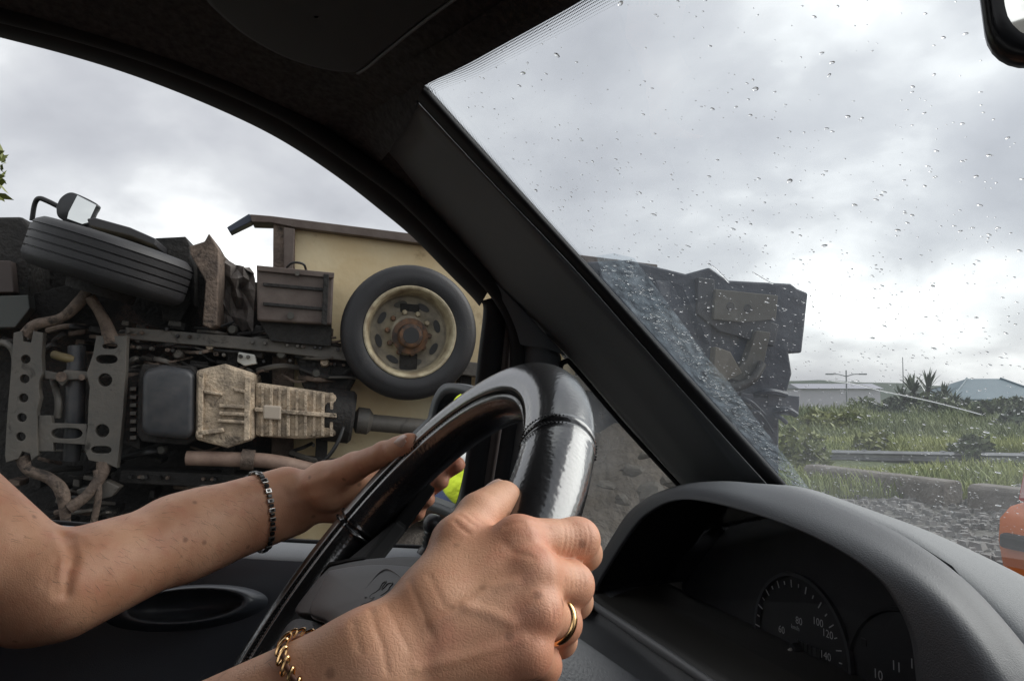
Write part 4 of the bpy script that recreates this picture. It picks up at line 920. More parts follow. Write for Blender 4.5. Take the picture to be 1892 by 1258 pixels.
# fine hairs on the forearms
def hairs():
    g = np.random.default_rng(9); vs, fs = [], []
    for A, V, n, t0, t1 in ((RA, VR, 900, .02, .16), (LAi, VL, 900, .03, .24)):
        Q_ = QR if A is RA else QL; Nn = vnorm(V, Q_); t = (V-A['m0'])@A['ax']; ok = np.where((t > t0) & (t < t1))[0]; pick = g.choice(ok, n)
        for i in pick:
            nn_ = Nn[i]; d = A['pv']*.7+A['ax']*-.35+g.normal(size=3)*.25; d -= nn_*(d@nn_); d /= np.linalg.norm(d)+1e-9; l = g.uniform(.005, .010); w = np.cross(d, nn_)*.00007; p = V[i]; k = len(vs)
            m_ = p+d*l*.5+nn_*.0012; e = p+d*l+nn_*.0014; vs += [p-w, p+w, m_+w*.8, m_-w*.8, e]; fs += [(k, k+1, k+2, k+3), (k+3, k+2, k+4)]
    mesh('arm_hair', vs, fs, mat('fine_hair', (.10, .06, .035), .5), person, kind='stuff')
hairs()
# nails
def nail(c, d, nrm, ln, wd):
    d = d/np.linalg.norm(d); nrm = nrm-d*(nrm@d); nrm /= np.linalg.norm(nrm); s = np.cross(d, nrm); rows = []
    for a in np.linspace(-1, 1, 7):
        e = math.sqrt(max(0, 1-max(0, abs(a)-.2)**2/.75)); rows.append([c+d*ln*a+s*wd*b*e+nrm*(.0012*(1-b*b)-.0006*a*a-.0025*b*b) for b in np.linspace(-1, 1, 7)])
    o = mesh('fingernail', *grid(rows), mat('nail', (.62, .40, .32), .28, spec=.5), person); sub(o, 1); solid(o, .0008)
def onskin(A, p, n):
    h = A['bv'].ray_cast(Vector(p+n*.05), Vector(-n)); return np.array(h[0]) if h[0] is not None else p+n*.009
d = LAi['thb'][3]-LAi['thb'][2]; n_ = CAM-LAi['thb'][3]; n_ = n_/np.linalg.norm(n_)*.95+U*.45; n_ -= d*(n_@d)/(d@d); n_ /= np.linalg.norm(n_); nail(onskin(LAi, LAi['thb'][3]-d*.05, n_)+n_*.0004, d, n_, .0070, .0060)
d = RA['thb'][3]-RA['thb'][2]; n_ = np.array([-.75, .1, .62]); n_ -= d*(n_@d)/(d@d); n_ /= np.linalg.norm(n_); nail(onskin(RA, RA['thb'][3]+d*.0, n_)+n_*.0004, d, n_, .0068, .0058)
# jewellery
def skin_ring(A, c, ax, n, lift):
    ax = ax/np.linalg.norm(ax); a = np.cross(ax, U); a /= np.linalg.norm(a); b = np.cross(ax, a); out = []
    for q in np.linspace(0, 2*math.pi, n, endpoint=False):
        d = math.cos(q)*a+math.sin(q)*b; h = A['bv'].ray_cast(Vector(c+d*.12), Vector(-d)); out.append((np.array(h[0]) if h[0] is not None else c+d*.025)+d*lift)
    return np.array(out)
M_gold = mat('gold', (.83, .52, .24), .2, metal=1.); M_steel = mat('dark_steel', (.42, .41, .40), .28, metal=1.); M_blk = mat('black_link', (.012, .012, .012), .3)
bc_ = RA['m0']+RA['ax']*.013; br = skin_ring(RA, bc_, RA['ax']+RA['pv']*.40, 36, .0016)
bo = empty('bracelet', br[0], label='gold twisted chain bracelet on the wrist of the hand wearing a ring', cat='bracelet')
tube('cord', br, .0011, mat('bracelet_cord', (.12, .05, .03), .6), bo, 8, closed=True)
for i in range(36):
    t_ = br[(i+1) % 36]-br[i-1]; t_ /= np.linalg.norm(t_); o_ = br[i]-bc_; o_ -= t_*(o_@t_); o_ /= np.linalg.norm(o_); s_ = np.cross(t_, o_)
    p_ = [br[i]+o_*(.0008+.0012*math.sin(q))+(s_*.0031+t_*.0020)*math.cos(q) for q in np.linspace(0, 2*math.pi, 14, endpoint=False)]
    tube('link', p_, .00065, M_gold, bo, 6, closed=True)
lc = LAi['m0']+LAi['ax']*.034; lr = skin_ring(LAi, lc, LAi['ax']-LAi['pv']*.12, 40, .0014)
lo_ = empty('bracelet', lr[0], label='dark steel and black link bracelet on the wrist near the side window', cat='bracelet')
for i in range(40):
    t_ = lr[(i+1) % 40]-lr[i-1]; t_ /= np.linalg.norm(t_); o_ = lr[i]-lc; o_ -= t_*(o_@t_); o_ /= np.linalg.norm(o_); s_ = np.cross(t_, o_)
    ln = np.linalg.norm(lr[(i+1) % 40]-lr[i])
    box('link', lr[i]+o_*.0006, (ln*(.9 if i % 2 else .7), .0062 if i % 2 else .0042, .0022), M_steel if i % 2 else M_blk, lo_, (t_, s_, o_), .0005)
    if i % 2: box('inlay', lr[i]+o_*.0018, (ln*.45, .0028, .0008), M_blk, lo_, (t_, s_, o_))
rc = RA['rng'][0]*.28+RA['rng'][1]*.72; ra_ = RA['rng'][1]-RA['rng'][0]; ra_ /= np.linalg.norm(ra_); a_ = np.cross(ra_, U); a_ /= np.linalg.norm(a_); b_ = np.cross(ra_, a_)
rows = []
for w_, h_ in ((-.0022, .0101), (-.0018, .0112), (0, .0116), (.0018, .0112), (.0022, .0101), (.0, .0098)): rows.append([rc+ra_*w_+h_*(math.cos(q)*a_+math.sin(q)*b_) for q in np.linspace(0, 2*math.pi, 40, endpoint=False)])
mesh('ring', *grid(rows+rows[:1], True), M_gold, None, label='plain gold wedding ring on the finger gripping the wheel', cat='ring')

# ================================================================== THE OVERTURNED TRUCK
ty, tr_ = math.radians(13), math.radians(7.5)
TU = np.array([math.cos(ty)*math.cos(tr_), math.sin(ty)*math.cos(tr_), -math.sin(tr_)]); TW = np.array([math.sin(ty), -math.cos(ty), 0]); TV = np.cross(TW, TU)
TO = P3(755, 615, 5.2)
truck = empty('truck', TO-TV*1.65, Matrix((TU, TV, TW)).transposed(), label='overturned truck lying on its side with its muddy underside and chassis facing us', cat='truck')
def X(px, py, w=0.):
    d = ray(px, py); q = CAM+d*(((TO+TW*w-CAM)@TW)/(d@TW))-TO; return np.array([q@TU, q@TV+1.65, q@TW])
eU, eV, eW = np.eye(3)
def tp(name, poly, w0, w1, m, parent=truck, bevel=.006, **k):
    p = [X(x, y, w1) for x, y in poly]; return prism(name, p, eW*(w0-w1), m, parent, bevel, local=True, **k)
def tt(name, pts, r, m, parent=truck, seg=10, n=0, **k):
    p = [X(*q) for q in pts]
    if n and np.ndim(r): r = np.interp(np.linspace(0, len(p)-1, n), np.arange(len(p)), r)
    p = spline(p, n) if n else np.array(p)
    return tube(name, p, r, m, parent, seg, local=True, **k)
def plate(name, outer, holes, w, th, m, parent=truck):
    cu = bpy.data.curves.new('c', 'CURVE'); cu.dimensions = '2D'; cu.fill_mode = 'BOTH'; cu.extrude = th/2; cu.bevel_depth = .003; cu.bevel_resolution = 1
    def spl(pts):
        s = cu.splines.new('POLY'); s.points.add(len(pts)-1)
        for q, p in zip(s.points, pts): q.co = (p[0], p[1], 0, 1)
        s.use_cyclic_u = True
    spl([X(x, y, w)[:2] for x, y in outer])
    for hx, hy, a, b in holes:
        spl([X(hx+a*np.sign(math.cos(t))*abs(math.cos(t))**(.6 if a > b*1.3 else 1), hy+b*math.sin(t), w)[:2] for t in np.linspace(0, 2*math.pi, 20, endpoint=False)])
    ob = bpy.data.objects.new('c', cu); COL.objects.link(ob); dg = bpy.context.evaluated_depsgraph_get(); me = bpy.data.meshes.new_from_object(ob.evaluated_get(dg))
    vs = [np.array([v.co.x, v.co.y, v.co.z+w]) for v in me.vertices]; fs = [tuple(p.vertices) for p in me.polygons]
    bpy.data.objects.remove(ob); bpy.data.curves.remove(cu); bpy.data.meshes.remove(me)
    return mesh(name, vs, fs, m, parent, False, True)
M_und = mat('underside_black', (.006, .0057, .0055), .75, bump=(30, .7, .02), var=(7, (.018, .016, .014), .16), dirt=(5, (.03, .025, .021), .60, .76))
M_stl = mat('muddy_steel', (.085, .082, .075), .55, metal=.2, bump=(40, .5, .006), var=(6, (.125, .112, .095), .2), dirt=(7, (.02, .018, .016), .58, .72))
M_rst = mat('rusty_steel', (.075, .055, .043), .75, bump=(50, .8, .012), var=(8, (.17, .125, .095), .14), dirt=(8, (.022, .017, .014), .52, .66))
M_gbx = mat('muddy_casting', (.26, .21, .155), .7, bump=(60, 1., .012), var=(13, (.58, .465, .335), .13), dirt=(9, (.05, .04, .03), .56, .70))
M_pan = mat('oil_pan_paint', (.022, .026, .032), .42, bump=(20, .2, .006), var=(10, (.06, .06, .062), .2))
M_rub = mat('tyre_rubber', (.008, .008, .0095), .55, bump=(120, .4, .004), var=(6, (.016, .016, .018), .16), dirt=(6, (.07, .064, .056), .62, .76))
M_rim = mat('rim_cream', (.54, .48, .32), .55, bump=(50, .3, .003), var=(10, (.22, .17, .11), .16))
M_hubr = mat('hub_rust', (.035, .026, .022), .7, bump=(60, .6, .004), var=(16, (.17, .085, .04), .12))
M_box = mat('cargo_cream', (.74, .64, .42), .5, bump=(12, .3, .015), var=(1.6, (.62, .47, .25), .16), dirt=(2.2, (.24, .15, .08), .58, .76))
M_brn = mat('brown_paint', (.075, .052, .043), .6, bump=(35, .4, .004), var=(8, (.12, .095, .08), .18))
M_hose = mat('hose_black', (.012, .012, .012), .5)
M_navy = mat('navy_underside', (.010, .016, .030), .55, bump=(8, .5, .03), var=(3, (.020, .029, .047), .2))
M_mud = mat('mud_cream', (.085, .084, .072), .8, var=(7, (.06, .058, .052), .2))

# cargo body: floor panel towards us, real box behind
cargo = tp('cargo_box', [(508, 408), (1215, 500), (1215, 1080), (600, 1040), (500, 1010)], -2.0, -.42, M_box, bevel=.01)
tp('corner_post', [(505, 404), (545, 409), (541, 1010), (500, 1006)], -.46, -.36, M_rst, cargo)
tp('edge_post', [(524, 420), (545, 423), (541, 500), (524, 500)], -.36, -.33, M_brn, cargo)
tp('top_rail', [(462, 396), (500, 399), (780, 434), (1215, 489), (1215, 504), (780, 450), (545, 420), (500, 411), (465, 410)], -.55, -.33, M_brn, cargo, .004)
tp('rail_end', [(419, 420), (460, 395), (470, 403), (463, 410), (424, 429)], -.50, -.36, mat('rail_end_blue', (.035, .045, .07), .5), cargo, .004)
for k, x in enumerate((1040, 1160)): tp('floor_bearer', [(x, 440+(x-640)*.13), (x+16, 442+(x-640)*.13), (x+10, 1030), (x-6, 1030)], -.42, -.385, M_box, cargo, .004)
# frame
tp('frame_rail', [(232, 604), (520, 628), (900, 672), (1440, 742), (1440, 768), (900, 698), (520, 652), (230, 626)], -.38, -.12, M_stl)
tp('frame_rail', [(222, 868), (520, 880), (900, 905), (1440, 950), (1440, 975), (900, 930), (520, 906), (220, 892)], -.38, -.12, M_und)
for x in (420, 590, 850, 1060, 1240): tp('cross_beam', [(x, 640+(x-420)*.12), (x+22, 642+(x-420)*.12), (x+12, 890+(x-420)*.05), (x-10, 890+(x-420)*.05)], -.36, -.2, M_und)
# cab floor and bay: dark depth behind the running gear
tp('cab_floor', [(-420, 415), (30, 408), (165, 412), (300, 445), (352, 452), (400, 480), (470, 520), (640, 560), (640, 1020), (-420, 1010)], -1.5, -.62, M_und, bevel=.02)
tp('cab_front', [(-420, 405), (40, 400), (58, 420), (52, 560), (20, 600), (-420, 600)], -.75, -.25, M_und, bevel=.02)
tp('front_panel', [(-260, 470), (20, 482), (26, 540), (-260, 545)], -.25, -.16, mat('panel_brown', (.06, .045, .04), .6))
tp('radiator_tray', [(-260, 555), (52, 545), (55, 570), (28, 605), (-260, 610)], -.25, -.14, mat('tray_grey', (.06, .066, .062), .6))
tp('wheel_arch', [(160, 404), (175, 402), (240, 420), (288, 441), (287, 455), (240, 436), (165, 418)], -.7, .05, mat('arch_plastic', (.02, .02, .023), .5), bevel=.008)
tp('step_panel', [(286, 440), (343, 437), (350, 452), (352, 560), (330, 600), (300, 590), (290, 470)], -.7, -.30, M_und)
tp('splash_guard', [(386, 431), (404, 462), (400, 600), (388, 606), (374, 600), (380, 520), (352, 470), (350, 455), (378, 446)], -.5, .02, M_rst, bevel=.006)
# crumpled cover behind the guard
r_ = random.Random(3); rows = []
for j in range(8):
    rows.append([X(404+i*11+r_.uniform(-3, 3), 468+j*19+i*(6 if j == 0 else 2)+r_.uniform(-4, 4), -.34+r_.uniform(-.07, .07)) for i in range(7)])
o = mesh('crumpled_cover', *grid(rows), mat('crumpled_grey', (.17, .15, .135), .7, bump=(25, .5, .01), var=(12, (.07, .06, .055), .15)), truck, False, True); solid(o, .004)
tp('bracket', [(440, 650), (470, 655), (474, 672), (452, 676), (438, 668)], -.2, -.12, mat('white_bracket', (.5, .5, .46), .6))
# battery box
bb = tp('battery_box', [(474, 492), (617, 506), (613, 600), (475, 592)], -.36, .02, M_brn, bevel=.012)
for y in (524, 560): tp('rib', [(486, y-2), (600, y+8), (600, y+14), (486, y+4)], .02, .040, M_und, bb, .003)
tp('lid_edge', [(474, 490), (618, 504), (617, 514), (474, 500)], .02, .045, M_brn, bb, .004)
tp('side_strap', [(598, 506), (608, 507), (604, 600), (594, 599)], .02, .05, M_und, bb, .003)
tt('bolt', [(549, 505, .04), (549, 505, .07)], .016, M_stl, bb); tt('bolt', [(537, 583, .02), (537, 583, .05)], .022, M_mud, bb)
tp('bracket', [(478, 592), (613, 600), (612, 640), (500, 630)], -.36, -.06, M_und)
tt('cable_loop', [(525, 500, -.3), (540, 486, -.2), (560, 488, -.2), (566, 500, -.25)], .008, M_hose, truck, 8, 20)
# spare wheel, hung flat under the body
sc_ = X(755, 615, -.06); RT_ = .437
spare = empty('spare_wheel'); spare.parent = truck; spare.location = Vector(sc_)
sx = np.array([0, 0, 0.])
tprof = [(.285, -.10), (.30, -.115), (.345, -.125), (.395, -.12), (.425, -.10), (.437, -.07), (.4395, 0), (.437, .07), (.425, .10), (.398, .12), (.38, .1215), (.372, .1255), (.345, .126), (.31, .118), (.296, .108), (.288, .10)]
lathe('tyre', tprof, sx, eW, M_rub, spare, 64, local=True, sharp=60)
lathe('rim', [(.296, .10), (.298, .114), (.290, .118), (.279, .114), (.270, .098), (.263, .06), (.257, .01), (.252, -.02)], sx, eW, M_rim, spare, 56, local=True)
M_disc = mat('rim_disc_dirty', (.16, .14, .11), .65, bump=(50, .5, .004), var=(9, (.33, .29, .21), .16))
lathe('rim_disc', [(.253, -.02), (.240, -.045), (.205, -.055), (.165, -.050), (.135, -.035), (.12, -.01), (.112, .0), (.0, .0)], sx, eW, M_disc, spare, 56, local=True)
for k in range(8):
    a = math.radians(k*45+22); c = np.array([math.cos(a)*.198, math.sin(a)*.198, -.050]); t_ = np.array([-math.sin(a), math.cos(a), 0]); q_ = np.array([math.cos(a), math.sin(a), 0])
    vs = [c+t_*.044*math.cos(t)+q_*.021*math.sin(t)+eW*.004 for t in np.linspace(0, 2*math.pi, 16, endpoint=False)]
    mesh('hand_hole', *prism_geo(vs, -eW*.02), M_hose if k not in (2, 6) else M_mud, spare, False, True)
lathe('hub_plate', [(.118, .0), (.118, .012), (.085, .018), (.075, .07), (.06, .08), (.0, .08)], sx+np.array([.012, -.02, 0]), eW, M_hubr, spare, 32, local=True)
lathe('hub_bore', [(.0, .081), (.052, .081), (.056, .076)], sx+np.array([.012, -.02, 0]), eW, M_hose, spare, 24, local=True)
for k in range(10):
    a = math.radians(k*36); c = np.array([math.cos(a)*.138, math.sin(a)*.138, -.04])
    lathe('wheel_nut', [(0, .045), (.014, .045), (.018, .038), (.018, .0)], c, eW, M_rim if k in (1, 2, 3) else M_hubr, spare, 6, local=True, sharp=20)
tp('spare_carrier', [(740, 560), (775, 563), (770, 690), (738, 690)], -.30, -.10, M_und)
# front wheel, tread towards us
fw = empty('front_wheel'); fw.parent = truck; fw.location = Vector(X(204, 486, .05))
fax = np.array([.16, .985, .05]); fax /= np.linalg.norm(fax)
prof = [(.27, -.13), (.33, -.145), (.40, -.14), (.432, -.118), (.447, -.095)]
for c in (-.066, -.022, .022, .066): prof += [(.451, c-.017), (.451, c+.017), (.438, c+.019), (.438, c+.025)]
prof += [(.447, .095), (.432, .118), (.40, .14), (.33, .145), (.27, .13)]
lathe('tyre', prof, np.zeros(3), fax, M_rub, fw, 72, local=True, sharp=35)
lathe('rim', [(.275, -.12), (.275, .12), (.2, .05), (.0, .05)], np.zeros(3), fax, M_rim, fw, 32, local=True)
lathe('brake_drum', [(0, -.2), (.19, -.2), (.2, -.1), (.2, .0)], np.zeros(3), fax, M_und, fw, 32, local=True)
# cab mirror on its arm
mi = empty('cab_mirror'); mi.parent = truck; mi.location = Vector(X(140, 386, -.35))
off = X(140, 386, -.35)
def XM(px, py, w): return X(px, py, w)-off
tube('arm', spline([XM(59, 408, -.4), XM(64, 378, -.38), (XM(72, 367, -.36)), XM(88, 372, -.35), XM(112, 384, -.35)], 30), .016, M_hose, mi, 10, local=True)
hp_ = [(104, 382), (112, 366), (128, 356), (146, 360), (181, 378), (179, 388), (166, 412), (150, 418), (118, 408), (106, 398)]
h0 = np.array(spline([XM(x, y, -.28) for x, y in hp_+hp_[:1]], 40)[:-1]); hcn = h0.mean(0)
mesh('housing', *grid([hcn+(h0-hcn)*.05-eW*.14, hcn+(h0-hcn)*.8-eW*.12, h0-eW*.04, h0, hcn+(h0-hcn)*.95+eW*.01, hcn+(h0-hcn)*.02+eW*.012], True), mat('mirror_shell_black', (.025, .027, .03), .45), mi, True, True)
g_ = [XM(x, y, -.262) for x, y in ((143, 361), (178, 379), (163, 411), (152, 414), (124, 404), (127, 392))]
o = mesh('mirror_glass', [p+eW*.004*i*0 for i, p in enumerate(g_)], [tuple(range(6))], M_mir, mi, False, True)
# front running gear: drilled cross members, arms, links
plate('drilled_crossmember', [(30, 616), (44, 613), (46, 632), (62, 634), (66, 613), (82, 616), (79, 660), (81, 690), (75, 702), (74, 720), (76, 735), (70, 760), (72, 840), (62, 848), (60, 836), (44, 832), (36, 846), (16, 852), (14, 840), (18, 770), (24, 700)], [(51, 664, 10, 9), (49, 700, 10, 9), (47, 735, 10, 9), (44, 771, 10, 9), (42, 806, 10, 9)], .02, .06, M_stl)
plate('drilled_crossmember', [(182, 622), (236, 622), (233, 700), (229, 760), (225, 800), (218, 862), (205, 856), (168, 848), (160, 830), (166, 790), (168, 740), (170, 715), (164, 690), (176, 655)], [(200, 664, 21, 9), (197, 702, 14, 13), (192, 795, 14, 13), (190, 830, 20, 8), (206, 640, 15, 6)], .0, .07, M_stl)
tp('tie_link', [(80, 684), (112, 690), (120, 683), (160, 686), (166, 700), (125, 702), (114, 714), (104, 702), (82, 700)], -.06, .02, M_stl)
tt('bolt', [(113, 696, .02), (113, 696, .05)], .03, M_rst); tt('bolt', [(151, 697, .02), (151, 697, .04)], .018, M_rst)
plate('tie_frame', [(76, 768), (96, 768), (98, 782), (162, 784), (162, 820), (100, 816), (100, 832), (74, 832)], [(126, 800, 30, 11)], .0, .05, M_stl)
tt('damper', [(142, 640, -.1), (140, 700, -.08), (137, 800, -.08), (132, 850, -.1)], [.05, .055, .055, .045], M_pan, truck, 16)
tt('steering_rod', [(98, 700, -.12), (108, 740, -.05), (106, 772, -.05)], .022, M_stl, truck, 10, 12)
tt('brass_fitting', [(100, 655, -.1), (116, 660, -.06), (138, 664, -.06)], .026, mat('brass_dirty', (.22, .17, .08), .5), truck, 10, 10)
tt('suspension_arm', [(50, 618, .0), (66, 600, .02), (112, 588, .04), (145, 560, .06), (168, 528, .05)], [.042, .032, .028, .036, .03], M_rst, truck, 12, 24)
tt('suspension_arm', [(206, 632, .0), (196, 600, .02), (180, 570, .04), (165, 548, .06)], [.05, .036, .03, .034], M_rst, truck, 12, 20)
tt('suspension_arm', [(42, 846, .0), (52, 868, .02), (92, 884, .05), (116, 912, .06), (122, 975, .04)], [.04, .03, .032, .04, .024], M_rst, truck, 12, 24)
tt('suspension_arm', [(193, 855, .0), (186, 880, .02), (160, 915, .05), (128, 938, .06)], [.045, .034, .03, .036], M_rst, truck, 12, 20)
tt('tie_rod', [(178, 868, .03), (182, 915, .04), (172, 970, .02)], .02, M_rst, truck, 10, 12)
tp('lower_bracket', [(140, 905), (196, 888), (222, 900), (205, 918), (150, 930)], -.1, .0, M_stl)
tp('inner_wing', [(52, 545), (150, 520), (148, 560), (96, 590), (56, 592)], -.45, -.35, M_und)
# engine sump and gearbox
def blob(name, poly, w0, w1, m, lv=2, sh=.93):
    p = [X(x, y, w1) for x, y in poly]; c = np.mean(p, 0); a = np.array(p)
    vs, fs = grid([a+eW*(w0-w1), a-eW*.03, c+(a-c)*sh], True); n = len(p); fs = list(fs)+[tuple(range(2*n, 3*n))]
    o = fixn(mesh(name, vs, fs, m, truck, True, True)); bev(o, .035, 3, 30); return o
blob('oil_pan', [(268, 682), (300, 674), (345, 682), (358, 692), (357, 800), (346, 812), (272, 806), (260, 794), (262, 696)], -.5, .10, M_pan)
tp('sump_flange', [(256, 690), (262, 672), (356, 676), (364, 690), (362, 812), (345, 822), (262, 816), (252, 800)], -.4, -.02, M_und, bevel=.01)
tp('engine_block', [(228, 700), (262, 690), (258, 830), (225, 820)], -.6, -.08, M_und)
for k in range(7): tp('sump_rib', [(240, 715+k*15), (252, 715+k*15), (251, 722+k*15), (239, 722+k*15)], -.08, -.03, M_stl, bevel=.003)
gb = tp('gearbox', [(362, 684), (415, 672), (470, 690), (470, 812), (420, 828), (360, 812)], -.5, .06, M_gbx, bevel=.02)
for q in ([(366, 690), (376, 688), (374, 810), (364, 808)], [(376, 720), (410, 726), (410, 731), (376, 726)], [(404, 746), (452, 748), (452, 755), (404, 753)], [(404, 760), (452, 762), (452, 769), (404, 767)], [(402, 774), (454, 777), (454, 783), (402, 780)], [(430, 716), (462, 722), (462, 728), (430, 722)], [(362, 796), (412, 790), (414, 798), (362, 806)], [(452, 695), (463, 697), (461, 812), (450, 815)]):
    tp('casting_rib', q, .055, .095, M_gbx, gb, .006)
gb2 = tp('gearbox_tail', [(470, 706), (560, 718), (622, 728), (622, 806), (560, 812), (470, 806)], -.4, .03, M_gbx, bevel=.025)
for k in range(9): x = 482+k*16; tp('casting_rib', [(x, 712+k*1.6), (x+6, 713+k*1.6), (x+5, 806), (x-1, 806)], .025, .06 if k % 2 else .045, M_gbx, gb2, .004)
tp('casting_rib', [(470, 752), (622, 764), (622, 772), (470, 760)], .03, .07, M_gbx, gb2, .005)
tp('drain_cover', [(486, 748), (520, 750), (519, 776), (486, 774)], .03, .075, mat('pale_casting', (.42, .36, .29), .6), gb2, .01)
lathe('drum_brake', [(0, -.16), (.15, -.16), (.17, -.14), (.17, .02), (.15, .04), (0, .04)], X(642, 770, -.12), eU, M_und, truck, 32, local=True)
lathe('shaft_joint', [(.05, -.02), (.085, .0), (.085, .07), (.05, .10), (.05, .16)], X(660, 776, -.12), eU, M_stl, truck, 20, local=True)
tt('propeller_shaft', [(678, 780, -.12), (900, 800, -.12), (1240, 850, -.14)], .055, M_stl, truck, 18)
# exhaust, pipes, hoses
tt('exhaust_pipe', [(345, 846, -.02), (420, 848, .0), (500, 852, .02), (575, 868, .02), (650, 890, -.05), (760, 900, -.1)], .045, mat('exhaust_rust', (.20, .13, .10), .7, var=(10, (.30, .21, .16), .15), bump=(50, .4, .004)), truck, 14, 30)
tt('exhaust_clamp', [(446, 848, .02), (470, 850, .02)], .062, M_rst, truck, 14)
lathe('silencer', [(0, 0), (.12, 0), (.14, .03), (.14, .55), (.12, .58), (0, .58)], X(690, 905, -.15), eU, M_rst, truck, 24, local=True)
tt('hose', [(560, 880, -.0), (600, 850, .05), (625, 815, .06), (640, 770, .0)], .012, M_hose, truck, 8, 24)
tt('hose', [(0, 632, -.05), (14, 636, .0), (26, 652, .0), (30, 690, -.02)], .02, M_stl, truck, 8, 20)
tt('air_tank', [(470, 620, -.3), (600, 640, -.3)], .07, M_und, truck, 18)
r_ = random.Random(11)
for k in range(110):
    x = r_.uniform(60, 640); y = r_.uniform(600, 700) if k % 3 else r_.uniform(820, 960); l = r_.uniform(25, 110); dy = r_.uniform(-18, 22)
    tt('hose', [(x, y, -.28+r_.uniform(0, .1)), (x+l*.5, y+dy*.7+r_.uniform(-10, 10), -.2+r_.uniform(0, .1)), (x+l, y+dy, -.25)], r_.choice((.008, .012, .018)), r_.choice((M_hose, M_und, M_stl, M_rst)), truck, 7, 10)
for k in range(80):
    x = r_.uniform(-10, 640); y = r_.uniform(590, 670) if r_.random() < .5 else r_.uniform(815, 985); a, b = r_.uniform(8, 34), r_.uniform(6, 20)
    if x < 240 and 640 < y < 850: y = 880+r_.uniform(0, 90)
    tp('bracket', [(x, y), (x+a, y+a*.13), (x+a*.95, y+b+a*.13), (x-2, y+b)], -.5, -.30+r_.uniform(0, .16), r_.choice((M_und, M_stl, M_und, M_rst, M_und)), bevel=.006)
for x, y in ((390, 640), (430, 610), (505, 640), (520, 655), (548, 648), (565, 625), (600, 670), (585, 690), (300, 830), (290, 620), (330, 655)):
    lathe('coupling', [(0, .05), (.022, .05), (.03, .03), (.03, -.05)], X(x, y, -.18), eW, r_.choice((M_stl, M_mud, M_gbx)), truck, 10, local=True)
for k in range(60):
    x = r_.uniform(235, 640); y = r_.choice((612+(x-230)*.085, 640+(x-230)*.085, 880+(x-230)*.03, r_.uniform(600, 960)))
    lathe('bolt', [(0, .02), (.010, .02), (.012, .014), (.012, -.04)], X(x, y, -.10 if y > 860 or y < 660 else -.2), eW, r_.choice((M_stl, M_rst, M_hose)), truck, 6, local=True, sharp=20)
tp('fuel_tank', [(545, 655), (640, 640), (664, 690), (640, 735), (560, 720)], -.5, -.22, M_und, bevel=.03)
# rear end, seen through the windscreen
rear = tp('rear_body', [(1085, 484), (1162, 480), (1268, 506), (1312, 494), (1346, 518), (1462, 524), (1474, 533), (1494, 541), (1482, 652), (1458, 652), (1464, 690), (1455, 722), (1440, 735), (1440, 905), (1200, 960), (1085, 900)], -1.9, -.14, M_navy, bevel=.015)
tp('mud_flap', [(1290, 512), (1320, 516), (1322, 560), (1440, 600), (1430, 640), (1330, 612), (1288, 580)], -.14, -.09, mat('flap_navy', (.02, .024, .032), .5), rear)
pl_ = tp('rear_plate', [(1322, 534), (1438, 546), (1434, 590), (1372, 596), (1318, 590)], -.14, -.06, M_mud, rear)
for q in ((1350, 566), (1382, 570)): lathe('plate_hole', [(0, .004), (.03, .004), (.034, -.002)], X(*q, -.06), eW, M_hose, pl_, 16, local=True)
tp('axle_arm', [(1398, 610), (1424, 614), (1408, 690), (1372, 704), (1345, 700), (1380, 664)], -.14, -.05, M_mud, rear)
tp('axle_arm', [(1322, 640), (1350, 650), (1372, 690), (1340, 706), (1318, 690)], -.14, -.04, mat('mud_dark', (.11, .10, .08), .8), rear)
tt('brake_hose', [(1330, 712, -.05), (1360, 715, .0), (1390, 700, .0), (1408, 672, -.03)], .035, M_hose, rear, 10, 20)
tp('rear_lamp', [(1440, 728), (1478, 732), (1476, 768), (1438, 766)], -.6, -.2, mat('lamp_blue_grey', (.05, .065, .085), .45), rear)
rows = []
for j in range(9): rows.append([X(1110+i*26+r_.uniform(-6, 6), 500+j*46+i*5+r_.uniform(-8, 8), -.13+r_.uniform(-.015, .03)) for i in range(9)])
o = mesh('crumpled_panel', *grid(rows), mat('crumpled_navy', (.011, .018, .034), .5, bump=(8, .5, .03), var=(3, (.022, .032, .052), .2)), rear, False, True); solid(o, .004)
for k in range(16):
    x = r_.uniform(1240, 1430); y = r_.uniform(715, 860); l = r_.uniform(15, 70)
    tt('hose', [(x, y, -.1), (x+l*.5, y+r_.uniform(-15, 25), -.02), (min(1470, x+l), y+r_.uniform(-10, 40), -.08)], r_.choice((.01, .016, .024)), r_.choice((M_hose, M_navy, M_navy)), rear, 7, 10)
for k in range(12):
    x = r_.uniform(1250, 1430); y = r_.uniform(700, 880); a_ = r_.uniform(10, 40); b_2 = r_.uniform(8, 26)
    tp('bracket', [(x, y), (x+a_, y+a_*.13), (x+a_*.95, y+b_2+a_*.13), (x-3, y+b_2)], -.14, -.14+r_.uniform(.02, .10), r_.choice((M_navy, M_hose, M_navy)), rear, .006)
tp('tow_beam', [(1240, 720), (1440, 738), (1438, 790), (1240, 775)], -.4, -.08, M_navy, rear)

